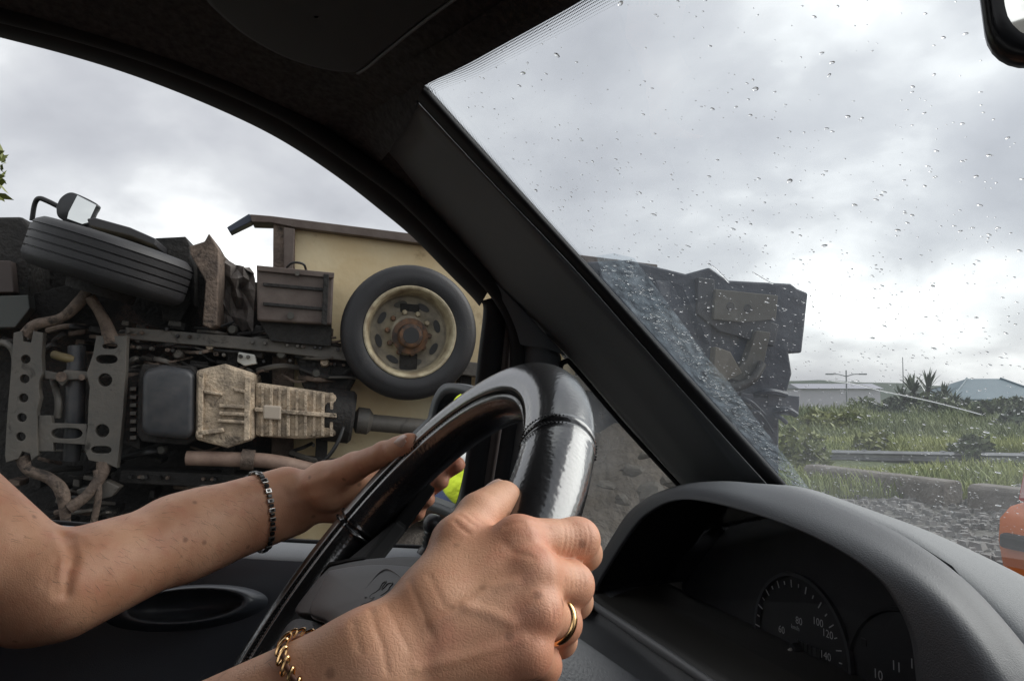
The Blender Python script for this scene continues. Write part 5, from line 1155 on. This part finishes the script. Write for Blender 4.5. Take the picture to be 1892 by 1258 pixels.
# ================================================================== THE ROADSIDE
def hgt(x, y):
    """terrain height: flat verge, low bank, a crest and lower land beyond"""
    d = np.hypot(x, y); z = np.interp(y, [-400, 9, 12, 18, 24, 32, 44, 60, 120, 900], [0, 0, .04, .06, .16, .22, -1.2, -2.4, -3, -3])
    return z+.05*np.sin(x*.7+y*.3)*np.clip((y-10)/6, 0, 1)+.02*np.sin(x*3.1)*np.sin(y*2.7)*np.clip((y-2)/3, 0, 1)
def build_ground():
    xs = np.unique(np.r_[np.linspace(-900, -40, 14), np.linspace(-40, 40, 161), np.linspace(40, 900, 14)]); ys = np.unique(np.r_[np.linspace(-900, -20, 12), np.linspace(-20, 70, 181), np.linspace(70, 900, 14)])
    rows = [[(x, y, hgt(x, y)) for x in xs] for y in ys]
    m = bpy.data.materials.new('verge_ground'); m.use_nodes = True; t = m.node_tree; b = t.nodes['Principled BSDF']; b.inputs['Roughness'].default_value = .85
    tc = N(t, 'ShaderNodeTexCoord'); sx = N(t, 'ShaderNodeSeparateXYZ'); L(t, tc.outputs['Object'], sx.inputs[0])
    n0 = N(t, 'ShaderNodeTexNoise', i_Scale=.5, i_Detail=6.); L(t, tc.outputs['Object'], n0.inputs['Vector'])
    n1 = N(t, 'ShaderNodeTexNoise', i_Scale=9., i_Detail=8., i_Roughness=.7); L(t, tc.outputs['Object'], n1.inputs['Vector'])
    v = N(t, 'ShaderNodeTexVoronoi', i_Scale=11.); L(t, tc.outputs['Object'], v.inputs['Vector'])
    gr = N(t, 'ShaderNodeValToRGB'); L(t, v.outputs['Color'], gr.inputs[0]); gr.color_ramp.elements[0].color = (.045, .043, .038, 1); gr.color_ramp.elements[1].color = (.20, .195, .18, 1)
    gm = N(t, 'ShaderNodeMix', data_type='RGBA', i_0=.5); gm.inputs[7].default_value = (.075, .068, .055, 1); L(t, n1.outputs['Fac'], gm.inputs[0]); L(t, gr.outputs[0], gm.inputs[6])
    gg = N(t, 'ShaderNodeValToRGB'); L(t, n0.outputs['Fac'], gg.inputs[0]); gg.color_ramp.elements[0].position = .35; gg.color_ramp.elements[0].color = (.035, .055, .018, 1); gg.color_ramp.elements[1].position = .65; gg.color_ramp.elements[1].color = (.085, .105, .03, 1)
    ad = N(t, 'ShaderNodeMath', operation='MULTIPLY_ADD', i_1=3.0); L(t, n0.outputs['Fac'], ad.inputs[0]); L(t, sx.outputs['Y'], ad.inputs[2])
    mr = N(t, 'ShaderNodeMapRange', i_1=11.2, i_2=12.4, i_3=0., i_4=1.); L(t, ad.outputs[0], mr.inputs[0])
    mx = N(t, 'ShaderNodeMix', data_type='RGBA'); L(t, mr.outputs[0], mx.inputs[0]); L(t, gm.outputs[2], mx.inputs[6]); L(t, gg.outputs[0], mx.inputs[7]); L(t, mx.outputs[2], b.inputs['Base Color'])
    bp = N(t, 'ShaderNodeBump', i_Strength=.8, i_Distance=.05); L(t, v.outputs['Distance'], bp.inputs['Height']); L(t, bp.outputs[0], b.inputs['Normal'])
    mesh('ground', *grid(rows), m, None, kind='structure')
build_ground()
# hills far off
rows = [[(x, 260+40*k, (-6, 2.6+.9*math.sin(x*.021)+.5*math.sin(x*.06+1)+.25*math.sin(x*.23), 1.2)[k]) for x in np.linspace(-400, 500, 120)] for k in range(3)]
mesh('hills', *grid(rows), mat('far_green', (.045, .065, .05), .95, var=(.05, (.07, .085, .065), .2)), None, kind='structure')
# loose gravel beside the kerb
def scatter_stones():
    r_ = random.Random(2); gs = []
    base = [(-1, -1, -.6), (1, -1, -.5), (1, 1, -.6), (-1, 1, -.5), (-.6, -.7, .6), (.7, -.6, .7), (.6, .6, .5), (-.7, .7, .7)]
    fcs = [(0, 3, 2, 1), (4, 5, 6, 7), (0, 1, 5, 4), (1, 2, 6, 5), (2, 3, 7, 6), (3, 0, 4, 7)]
    for k in range(2600):
        y = r_.uniform(3.5, 10.2); x = r_.uniform(.34, .72)*y+r_.uniform(-.3, .3); s = r_.choice((.012, .02, .03, .045))*r_.uniform(.7, 1.3); a = r_.uniform(0, 6.28); c, s_ = math.cos(a), math.sin(a)
        gs.append(([(x+s*(p[0]*c-p[1]*s_)*r_.uniform(.7, 1.2), y+s*(p[0]*s_+p[1]*c)*r_.uniform(.7, 1.2), hgt(x, y)+s*.5+s*p[2]*.8) for p in base], fcs))
    mesh('gravel', *merge(gs), mat('gravel_stone', (.10, .10, .098), .8, var=(6, (.26, .25, .24), .2)), None, smooth=False, label='loose grey gravel on the verge', kind='stuff', cat='gravel')
scatter_stones()
# grass: blades
def grass(name, n, fx, ymin, ymax, h0, h1, m, label, seed):
    r_ = np.random.default_rng(seed); u = r_.random(n); y = ymin+(ymax-ymin)*u**1.2; x = y*(fx[0]+(fx[1]-fx[0])*r_.random(n))
    cl = .55+.45*np.sin(x*1.3+1.7*np.sin(y*.9))*np.cos(y*1.1); h = (h0+(h1-h0)*r_.random(n)**2)*(.45+.75*np.clip(cl, 0, 1)); a = r_.random(n)*6.28; w = (.0035+.004*r_.random(n))*(1+y/14)
    z = hgt(x, y); ln = h*(.1+.6*r_.random(n)); bx, by = np.cos(a), np.sin(a); px_, py_ = -by, bx
    V = np.zeros((n, 6, 3))
    for k, (t, q, wd) in enumerate(((0, 0, -1), (0, 0, 1), (.6, .3, .8), (.6, .3, -.8), (1, 1, .1), (1, 1, -.1))):
        V[:, k, 0] = x+bx*ln*q+px_*w*wd; V[:, k, 1] = y+by*ln*q+py_*w*wd; V[:, k, 2] = z+h*t-.01
    i = np.arange(n)[:, None]*6; Fq = np.concatenate([i+np.array([[0, 1, 2, 3]]), i+np.array([[3, 2, 4, 5]])])
    qmesh(name, V.reshape(-1, 3), Fq, m, None, label=label, kind='stuff', cat='grass')
Mg1 = mat('grass_yellow_green', (.16, .21, .04), .6, var=(.9, (.32, .34, .09), .15)); Mg2 = mat('grass_dark', (.085, .125, .038), .6, var=(.35, (.21, .235, .07), .15))  # yellow-green blades near the rail, dark green ones on the bank
grass('grass', 16000, (.30, .75), 10.4, 12.0, .05, .22, Mg1, 'short green grass in front of the guard rail', 5)
grass('grass', 34000, (.30, .75), 13.6, 16.4, .08, .40, Mg1, 'tall yellow-green grass just behind the guard rail', 1)
grass('grass', 50000, (.28, .80), 16.4, 27, .10, .50, Mg2, 'dark green rough grass on the bank beyond the guard rail', 2)
grass('grass', 24000, (.28, .80), 27, 36, .15, .55, Mg2, 'far rough grass along the crest of the bank', 3)
grass('grass', 4000, (.34, .62), 9.4, 11, .08, .35, Mg1, 'sparse grass tufts growing against the concrete kerb', 4)
# concrete kerb
def gpt(px, py, z=0.):
    d = ray(px, py); k = (z-H)/d[2]; return CAM+d*k
M_con = mat('kerb_concrete', (.10, .088, .075), .85, bump=(25, .7, .02), var=(4, (.20, .18, .16), .2))
def bar(name, a, b, prof, m, parent=None, **k):
    a, b = np.asarray(a, float), np.asarray(b, float); d = (b-a)/np.linalg.norm(b-a); s = np.cross(d, U); s /= np.linalg.norm(s); rows = [[p+s*x+U*z for x, z in prof] for p in (a, b)]
    vs, fs = grid(rows, True); n = len(prof); fs += [tuple(range(n)), tuple(range(n, 2*n))]; return fixn(mesh(name, vs, fs, m, parent, False, **k))
kp = [(-.16, -.1), (-.16, .22), (-.12, .26), (.10, .26), (.15, .22), (.17, -.1)]
a, b = gpt(1500, 893), gpt(1775, 934); a[2] = b[2] = 0
o = bar('kerb', a, a+(b-a)*.96, kp, M_con, None, label='long grey concrete kerb lying between the gravel and the grass', cat='kerb', group=None); bev(o, .02)
c = b+(b-a)/np.linalg.norm(b-a)*.25; o = bar('kerb', c+np.array([0, .1, 0]), c+(b-a)*.9+np.array([0, .25, 0]), kp, M_con, None, label='second concrete kerb section beyond the gap with the weeds', cat='kerb'); bev(o, .02)
# guard rail
M_gal = mat('galvanised_steel', (.30, .31, .32), .5, metal=.5, var=(4, (.22, .22, .23), .2))
g0, g1 = np.array([3.2, 14.0, .0]), np.array([12.5, 11.9, .0]); gd = (g1-g0)/np.linalg.norm(g1-g0)
rail = empty('guard_rail', g0, label='low galvanised steel guard rail running across the grass', cat='guard rail')
wpf = [(-.04, .06), (0, .10), (-.06, .145), (-.06, .165), (0, .205), (-.04, .245), (-.035, .25), (.01, .207), (-.045, .17), (-.045, .14), (.01, .10), (-.035, .055)]
bar('beam', g0, g1, wpf, M_gal, rail)
for k in range(8): p = g0+(g1-g0)*(k+.3)/8; box('post', p+np.array([0, .08, .06]), (.06, .10, .40), M_gal, rail)
# bushes and the spiky plant
def leafball(name, c, r, n, ls, m, label, cat='bush', stretch=(1, 1, 1), seed=1, group=None, trunk=None):
    g = np.random.default_rng(seed); root = empty(name, (c[0], c[1], hgt(c[0], c[1])), label=label, cat=cat)
    if group: root['group'] = group
    k = 9; cc = g.normal(size=(k, 3))*.45; cc[:, 2] = np.abs(cc[:, 2])*.8; rr = .35+.35*g.random(k); vs, fs = [], []
    w_ = g.integers(0, k, n); d = g.normal(size=(n, 3)); d /= np.linalg.norm(d, axis=1)[:, None]; q = cc[w_]+d*(rr[w_]*(.55+.5*g.random(n)**.6))[:, None]
    q = np.asarray(c)+q*r*np.asarray(stretch); q[:, 2] = np.maximum(q[:, 2], hgt(q[:, 0], q[:, 1])+.02)
    a = g.normal(size=(n, 3)); a /= np.linalg.norm(a, axis=1)[:, None]; b = np.cross(a, g.normal(size=(n, 3))); b /= np.linalg.norm(b, axis=1)[:, None]; s = (ls*(.6+.8*g.random(n)))[:, None]
    V = np.stack([q-a*s, q+b*s*.42, q+a*s, q-b*s*.42], 1).reshape(-1, 3); Fq = np.arange(4*n).reshape(n, 4)
    mesh('crown', V, [tuple(f) for f in Fq], m, root, smooth=False)
    base = np.array([c[0], c[1], hgt(c[0], c[1])-.1])
    tubes = []
    for i in range(k if trunk is None else 5):
        e = np.asarray(c)+cc[i]*r*np.asarray(stretch); mdp = (base*.5+e*.5)+np.array([.05*r, 0, .1*r]); tubes.append(tube_geo(spline([base, mdp, e], 8), np.linspace((trunk or .05*r), .012*r, 8), 6))
    mesh('trunk', *merge(tubes), mat('bark', (.06, .05, .04), .9), root)
    return root
M_l1 = mat('leaf_dark', (.030, .050, .022), .6, var=(2, (.06, .085, .035), .2)); M_l2 = mat('leaf_mid', (.055, .085, .03), .6, var=(2, (.10, .12, .045), .2)); M_l3 = mat('leaf_yellow', (.13, .16, .035), .6, var=(2, (.20, .21, .06), .2))
def gp2(px, d): x = (px-946)/FPX*d; return x
for i, (px_, d, r, m, lab) in enumerate(((1690, 31, .6, M_l1, 'dark bush at the foot of the spiky plant'), (1790, 33, .42, M_l1, 'dark bush in front of the teal roof'), (1880, 32, .45, M_l1, 'dark bush at the corner of the teal roofed house'), (1745, 28, .55, M_l2, 'green bush between the spiky plant and the house'), (1830, 25, .6, M_l2, 'mid green bush on the bank below the house'),
        (1640, 29, .5, M_l1, 'small dark bush beside the thin mast'), (1560, 21, .42, M_l3, 'yellow-green bush on the bank below the street lamp'), (1505, 19.5, .45, M_l3, 'yellow-green bush beside the rear of the truck'), (1960, 30, .5, M_l1, 'dark bush past the end of the teal roof'), (1880, 20, .55, M_l1, 'dark low bush just behind the guard rail'), (1790, 13.2, .28, M_l2, 'low weed growing in the gap of the kerb'), (1600, 34, .6, M_l2, 'round green bush by the pale building'), (1600, 14, .30, M_l3, 'bright tuft in front of the guard rail'), (1470, 12.6, .38, M_l3, 'tall yellow-green weed close behind the truck'))):
    x = gp2(px_, d); leafball('bush', (x, d, hgt(x, d)+r*.35), r, int(700+500*r), .075+.055*r, m, lab, seed=20+i, group='bushes on the bank')
def spiky():
    d = 31; x = gp2(1700, d); base = np.array([x, d, hgt(x, d)]); root = empty('yucca_tree', base, label='dark spiky-leaved plant on the crest of the bank', cat='plant'); g = random.Random(4); gs = []; heads = [(-.85, .55, .85), (-.35, .85, 1.0), (.25, .95, 1.1), (.8, .6, .9), (1.3, .45, .7), (1.7, .3, .6)]
    for hx, hz, sz in heads:
        hd_ = base+np.array([hx, g.uniform(-.3, .3), hz]); tube('stem', spline([base+np.array([hx*.4, 0, -.1]), base+np.array([hx*.7, 0, hz*.5]), hd_], 8), .09, mat('bark', (0, 0, 0)), root, 7)
        for k in range(46):
            a = g.uniform(0, 6.28); e = g.uniform(-.3, 1.45); dr = np.array([math.cos(a)*math.cos(e), math.sin(a)*math.cos(e), math.sin(e)]); l = sz*g.uniform(.6, .95); s = np.cross(dr, U+.01); s /= np.linalg.norm(s); w = .045
            gs.append(([hd_-s*w, hd_+s*w, hd_+dr*l*.6+s*w*.9, hd_+dr*l*.6-s*w*.9, hd_+dr*l-U*.12*l], [(0, 1, 2, 3), (3, 2, 4)]))
    mesh('leaves', *merge(gs), M_l1, root, smooth=False, kind=None)
spiky()
# leafy tree beyond the cab
tx, tyy = -7.02, 9.6
leafball('tree', (tx, tyy, 3.0), 1.25, 1500, .085, M_l3, 'leafy green tree behind the cab of the overturned truck', 'tree', (1, 1, 1.15), 77, None, .11)
# house with the teal hipped roof
def house():
    d = 50; x0 = gp2(1842, d); c = np.array([x0+.4, d+3, 0]); ze, za = .55, 1.85; root = empty('house', (c[0], c[1], -2.2), label='house with a teal hipped metal roof on the lower ground', cat='house')
    Mt = mat('teal_roof', (.085, .135, .165), .6, var=(1, (.11, .16, .19), .2)); Mw = mat('house_wall', (.42, .42, .42), .8)
    hx, hy = 3.3, 3.0
    A = [c+np.array([-hx, -hy, ze]), c+np.array([hx, -hy, ze]), c+np.array([hx, hy, ze]), c+np.array([-hx, hy, ze])]; R0, R1 = c+np.array([-.6, 0, za]), c+np.array([1.6, 0, za])
    rf = mesh('roof', A+[R0, R1], [(0, 1, 5, 4), (1, 2, 5), (2, 3, 4, 5), (3, 0, 4)], Mt, root, False); solid(rf, .12)
    for p, q in ((A[0], R0), (A[1], R1)): tube('hip_cap', [p+U*.03, q+U*.04], .06, Mt, rf, 6)
    box('wall', c+np.array([0, 0, -.85]), (5.9, 5.3, 2.78), Mw, root)
    for k in (-1.8, 0, 1.8):
        w = box('window', c+np.array([k, -2.68, -.6]), (1.0, .08, 1.1), mat('window_glass', (.03, .04, .05), .1), root); box('frame', c+np.array([k, -2.70, -.03]), (1.15, .1, .08), Mw, w); box('sill', c+np.array([k, -2.72, -1.18]), (1.15, .14, .08), Mw, w)
house()
def pale_building():
    d = 105; x0 = gp2(1478, d); x1 = gp2(1625, d); root = empty('building', ((x0+x1)/2, d, -3), label='long pale low building far behind the street lamp', cat='building'); Mw = mat('pale_wall', (.55, .53, .58), .8)
    box('wall', ((x0+x1)/2, d+3, -.9), (x1-x0, 6, 4.0), Mw, root)
    vs, fs = prism_geo([(x0-.3, d-.4, 1.1), (x0-.3, d+6.4, 1.1), (x0-.3, d+3, 1.75)], np.array([x1-x0+.6, 0, 0])); fixn(mesh('roof', vs, fs, mat('grey_roof', (.32, .32, .36), .7), root, False))
pale_building()
def lamp(px, d, top, arms, label):
    x = gp2(px, d); zb = hgt(x, d); zt = H+(715-top)/FPX*d; root = empty('street_lamp', (x, d, zb), label=label, cat='street lamp'); M = mat('lamp_grey', (.22, .23, .24), .5, metal=.4)
    tube('pole', [(x, d, zb-.2), (x, d, zt)], [.075, .045], M, root, 10)
    for s in arms:
        tube('arm', spline([(x, d, zt-.45), (x+s*.5, d, zt-.30), (x+s*1.0, d, zt-.28)], 10), .035, M, root, 7)
        box('lamp_head', (x+s*1.2, d, zt-.28), (.55, .2, .1), M, root, None, .03)
lamp(1563, 58, 684, (-1, 1), 'twin-armed grey street lamp beyond the bank')
x = gp2(1668, 70); tube('mast', [(x, 70, -3), (x, 70, H+(715-660)/FPX*70)], [.09, .03], mat('lamp_grey', (0, 0, 0)), None, 8, label='thin tall mast rising behind the dark bush', cat='mast')
# earth thrown up under the truck, with stones
def mound():
    rows = []; g = np.random.default_rng(3)
    for v in np.linspace(0, 1, 26):
        rows.append([])
        for u in np.linspace(0, 1, 60):
            x = -3.2+u*6.6; y = 3.9+v*2.2+.12*x; z = (.85*math.exp(-((x-.9)/1.1)**2)+.25)*math.sin(min(1, v*1.15)*math.pi*.5)**1.4*math.sin(math.pi*min(1, max(0, u)))**.4+.05*math.sin(x*7+v*5)*math.sin(v*9+x*3)+.03*g.normal()
            rows[-1].append((x, y, max(-.03, z-.02)))
    mesh('earth_mound', *grid(rows), mat('wet_earth', (.075, .062, .05), .9, bump=(14, 1., .05), var=(5, (.14, .12, .10), .2)), None, label='wet brown earth heaped up along the overturned truck', cat='earth', kind='stuff')
mound()
M_rock = mat('rock', (.070, .062, .052), .8, bump=(18, .6, .02), var=(7, (.12, .108, .092), .2))
def rock(name, c, s, seed, label):
    g = np.random.default_rng(seed); bm = bmesh.new(); bmesh.ops.create_icosphere(bm, subdivisions=2, radius=1); k = g.normal(size=(5, 3)); k /= np.linalg.norm(k, axis=1)[:, None]
    for v in bm.verts:
        p = np.array(v.co); f = 1-.42*max(0, max(k@p)-.45)/.55+.09*g.normal(); v.co = Vector(p*f*np.asarray(s))
    me = bpy.data.meshes.new(name); bm.to_mesh(me); bm.free(); me.materials.append(M_rock); o = bpy.data.objects.new(name, me); COL.objects.link(o); o.location = Vector(c); o.rotation_euler = (g.uniform(0, .4), g.uniform(0, .4), g.uniform(0, 6)); tag(o, label, 'rock', 'rocks on the earth mound')
RL = ('large flat-topped stone high on the earth heap beside the truck', 'biggest grey stone on the earth heap by the quarter window', 'rounded stone low on the earth heap', 'stone at the edge of the earth heap under the pillar', 'small stone near the steering wheel rim on the earth heap', 'smallest stone at the top of the earth heap', 'low stone just above the instrument hood', 'stone half hidden behind the gripping fingers', 'stone at the foot of the earth heap')
for i, (px_, py_, d, s) in enumerate(((1165, 868, 4.35, .065), (1205, 905, 4.25, .09), (1150, 925, 4.2, .055), (1235, 890, 4.45, .055), (1120, 895, 4.3, .05), (1190, 842, 4.5, .045))):
    p = P3(px_, py_, d); rock('rock', p, (s*1.15, s, s*.6), 30+i, RL[i])
# orange car ahead on the verge
def orange_car():
    c0 = np.array([2.735, 4.45, 0]); f = F; r = R      # rear left lower corner
    root = empty('orange_car', c0+f*1.8+r*.8, label='bright orange car standing ahead with its tail lamp towards us', cat='car')
    Mo = mat('orange_paint', (.70, .17, .03), .35, coat=.6, var=(3, (.62, .15, .03), .2)); Mb = mat('bumper_black', (.02, .02, .022), .6); Mgl = mat('car_window', (.02, .025, .03), .08)
    def q(a, b, z): return c0+f*a+r*b+U*z
    sec = [(-.02, .30), (-.06, .42), (-.05, .55), (.02, .66), (.03, .95), (.10, 1.05), (.42, 1.45), (.60, 1.50)]
    rows = []
    prof = [(.22, 0.0, -.02), (.30, -.05, -.04), (.46, -.07, -.05), (.58, -.06, -.045), (.645, -.01, -.02), (.67, .06, .01), (.98, .08, .03), (1.06, .12, .06), (1.22, .20, .14), (1.42, .34, .19), (1.48, .48, .26)]
    front = [(.22, 3.75), (.30, 3.82), (.46, 3.85), (.58, 3.84), (.645, 3.80), (.67, 3.70), (.98, 2.95), (1.06, 2.78), (1.22, 2.50), (1.42, 2.15), (1.48, 1.90)]
    for (z, a, ins), (_, b) in zip(prof, front):
        W_ = 1.62; ring = []
        for t, s in ((.0, 0), (.03, .0), (.35, 0), (.65, 0), (.97, 0), (1., 0)): ring.append(q(a+.02*abs(t-.5)*2*3*abs(t-.5), ins+(W_-2*ins)*t, z))
        for t in (.02, .3, .6, .9, 1.): ring.append(q(a+(b-a)*t, W_-ins, z))
        for t in (.95, .65, .35, .05): ring.append(q(b+.04, ins+(W_-2*ins)*t, z))
        for t in (1., .9, .6, .3, .02): ring.append(q(a+(b-a)*t, ins, z))
        rows.append(ring)
    vs, fs = grid(rows, True); n = len(rows[0]); fs += [tuple(range(n)), tuple(range((len(rows)-1)*n, len(rows)*n))]
    body = fixn(mesh('body', vs, fs, Mo, root, True, sharp=40)); bev(body, .015)
    rw = [q(.085, .20, 1.08), q(.085, 1.42, 1.08), q(.325, 1.30, 1.40), q(.325, .32, 1.40)]; prism('rear_window', [p-f*.012+U*0 for p in rw], f*.02, Mgl, root)
    for s in (0, 1):
        y0 = .02 if s == 0 else 1.62-.02; sg = 1 if s == 0 else -1
        prism('side_window', [q(.55, y0+sg*.052, 1.08), q(2.55, y0+sg*.052, 1.08), q(2.15, y0+sg*.155, 1.38), q(.70, y0+sg*.155, 1.38)], -r*sg*.03, Mgl, root)
        tl_ = prism('tail_lamp', [q(.06, y0+sg*.0, .68), q(.06, y0+sg*.17, .68), q(.075, y0+sg*.17, .86), q(.075, y0+sg*.035, .87)], -f*.035, mat('lamp_red', (.55, .06, .05), .15, coat=1.), root, .01)
        prism('reverse_lens', [q(.024, y0+sg*.02, .70), q(.024, y0+sg*.15, .70), q(.034, y0+sg*.15, .82), q(.034, y0+sg*.04, .82)], -f*.006, mat('lamp_clear', (.70, .45, .43), .15, coat=1.), tl_)
        for a in (.62, 3.05):
            lathe('wheel', [(0, 0), (.17, 0), (.19, .02), (.27, .03), (.295, .0), (.295, -.16), (.2, -.17)], q(a, y0-sg*.0, .295), -r*sg, Mb, root, 28)
    prism('bumper_strip', [q(-.09, -.015, .43), q(-.09, 1.635, .43), q(-.085, 1.635, .51), q(-.085, -.015, .51)], f*.16, Mb, root, .02)
    box('number_plate', q(-.06, .81, .74)*1, (.02, .50, .11), mat('plate_white', (.7, .7, .68), .5), root, (f, r, U), .004)
orange_car()
# person in a high-visibility vest, seen in the side mirror
def hivis():
    tgt = onm(862, 868); d = (tgt-CAM)/np.linalg.norm(tgt-CAM); out = d-2*(d@smn)*smn; base = tgt+out*3.0; base[2] = 0
    root = empty('person', base, label='person in a yellow high-visibility vest standing by the road, seen in the side mirror', cat='person')
    fc = -out*np.array([1, 1, 0]); fc /= np.linalg.norm(fc); sd_ = np.cross(fc, U)
    B = lambda s, u, a=0.: base+sd_*s+U*u+fc*a
    def build(name, fn, m, res=.012):
        f = Field(base-np.array([.6, .6, .05]), base+np.array([.6, .6, 1.9]), res); fn(f); V, Q = f.surf('b'); return qmesh(name, lap(V, Q, 2), Q, m, root)
    def body(f):
        for s in (-1, 1):
            f.cone('b', B(s*.10, .95), B(s*.11, .50, .01), .085, .06, .03); f.cone('b', B(s*.11, .5, .01), B(s*.12, .09), .058, .042, .02); f.cone('b', B(s*.12, .05), B(s*.13, .04, .15), .042, .035, .02)
            f.cone('b', B(s*.20, 1.42), B(s*.27, 1.13, -.02), .052, .042, .03); f.cone('b', B(s*.27, 1.13, -.02), B(s*.25, .88, .08), .040, .03, .02); f.cone('b', B(s*.25, .86, .09), B(s*.245, .77, .11), .032, .018, .015)
            for k in range(4): f.cone('b', B(s*.245, .79, .10+.012*(k-1.5)), B(s*.24, .70+.008*abs(k-1.5), .115+.014*(k-1.5)), .009, .007, .004)
            f.cone('b', B(s*.24, .84, .11), B(s*.215, .78, .15), .010, .008, .006)
        f.cone('b', B(0, 1.0), B(0, 1.35), .13, .14, .06); f.cone('b', B(-.14, 1.42), B(.14, 1.42), .065, .065, .05); f.cone('b', B(0, 1.45), B(0, 1.56), .055, .05, .03); f.cone('b', B(0, 1.68, -.01), B(0, 1.62, .03), .098, .075, .04)
        f.cone('b', B(0, 1.655, .09), B(0, 1.635, .108), .012, .015, .012)
        for s in (-1, 1): f.cone('b', B(s*.098, 1.66), B(s*.10, 1.63), .014, .010, .008)
    build('body', body, mat('work_clothes', (.03, .045, .10), .85, var=(9, (.045, .06, .13), .2)))
    def vest(f):
        f.cone('b', B(0, .98), B(0, 1.38), .155, .16, .06); f.cone('b', B(-.15, 1.41), B(.15, 1.41), .075, .075, .05)
    build('vest', vest, mat('vest_yellow', (.55, .68, .04), .8, bump=(18, .6, .03)))
    def band(f, z): f.cone('b', B(0, z-.02), B(0, z+.02), .158, .158, .02)
    for z in (1.08, 1.24):
        lathe('reflective_band', [(.164, -.025), (.168, -.02), (.168, .02), (.164, .025)], B(0, z), U, mat('reflective_grey', (.55, .56, .58), .35), root, 32)
    build('cap', lambda f: f.cone('b', B(0, 1.72, -.015), B(0, 1.70, .02), .100, .09, .03), mat('cap_dark', (.03, .03, .04), .8), .012)
hivis()
# greenery along the road behind us, which the side mirror shows
_t = onm(820, 900); _d = (_t-CAM)/np.linalg.norm(_t-CAM); _o = _d-2*(_d@smn)*smn
for i, (k, off_, r) in enumerate(((7.5, -.6, .9), (7.0, .9, .8), (8.5, -2.0, 1.1), (9.0, 2.2, 1.0))):
    p = _t+_o*k+np.array([_o[1], -_o[0], 0])*off_; leafball('bush', (p[0], p[1], .35), r, 700, .10, M_l3 if i % 2 else M_l2, ('yellow-green bush at the roadside behind the person in the vest', 'green bush at the roadside right behind the car', 'big bush at the roadside far behind the car', 'bush at the roadside across from the truck cab')[i], seed=60+i, group='bushes along the road behind')
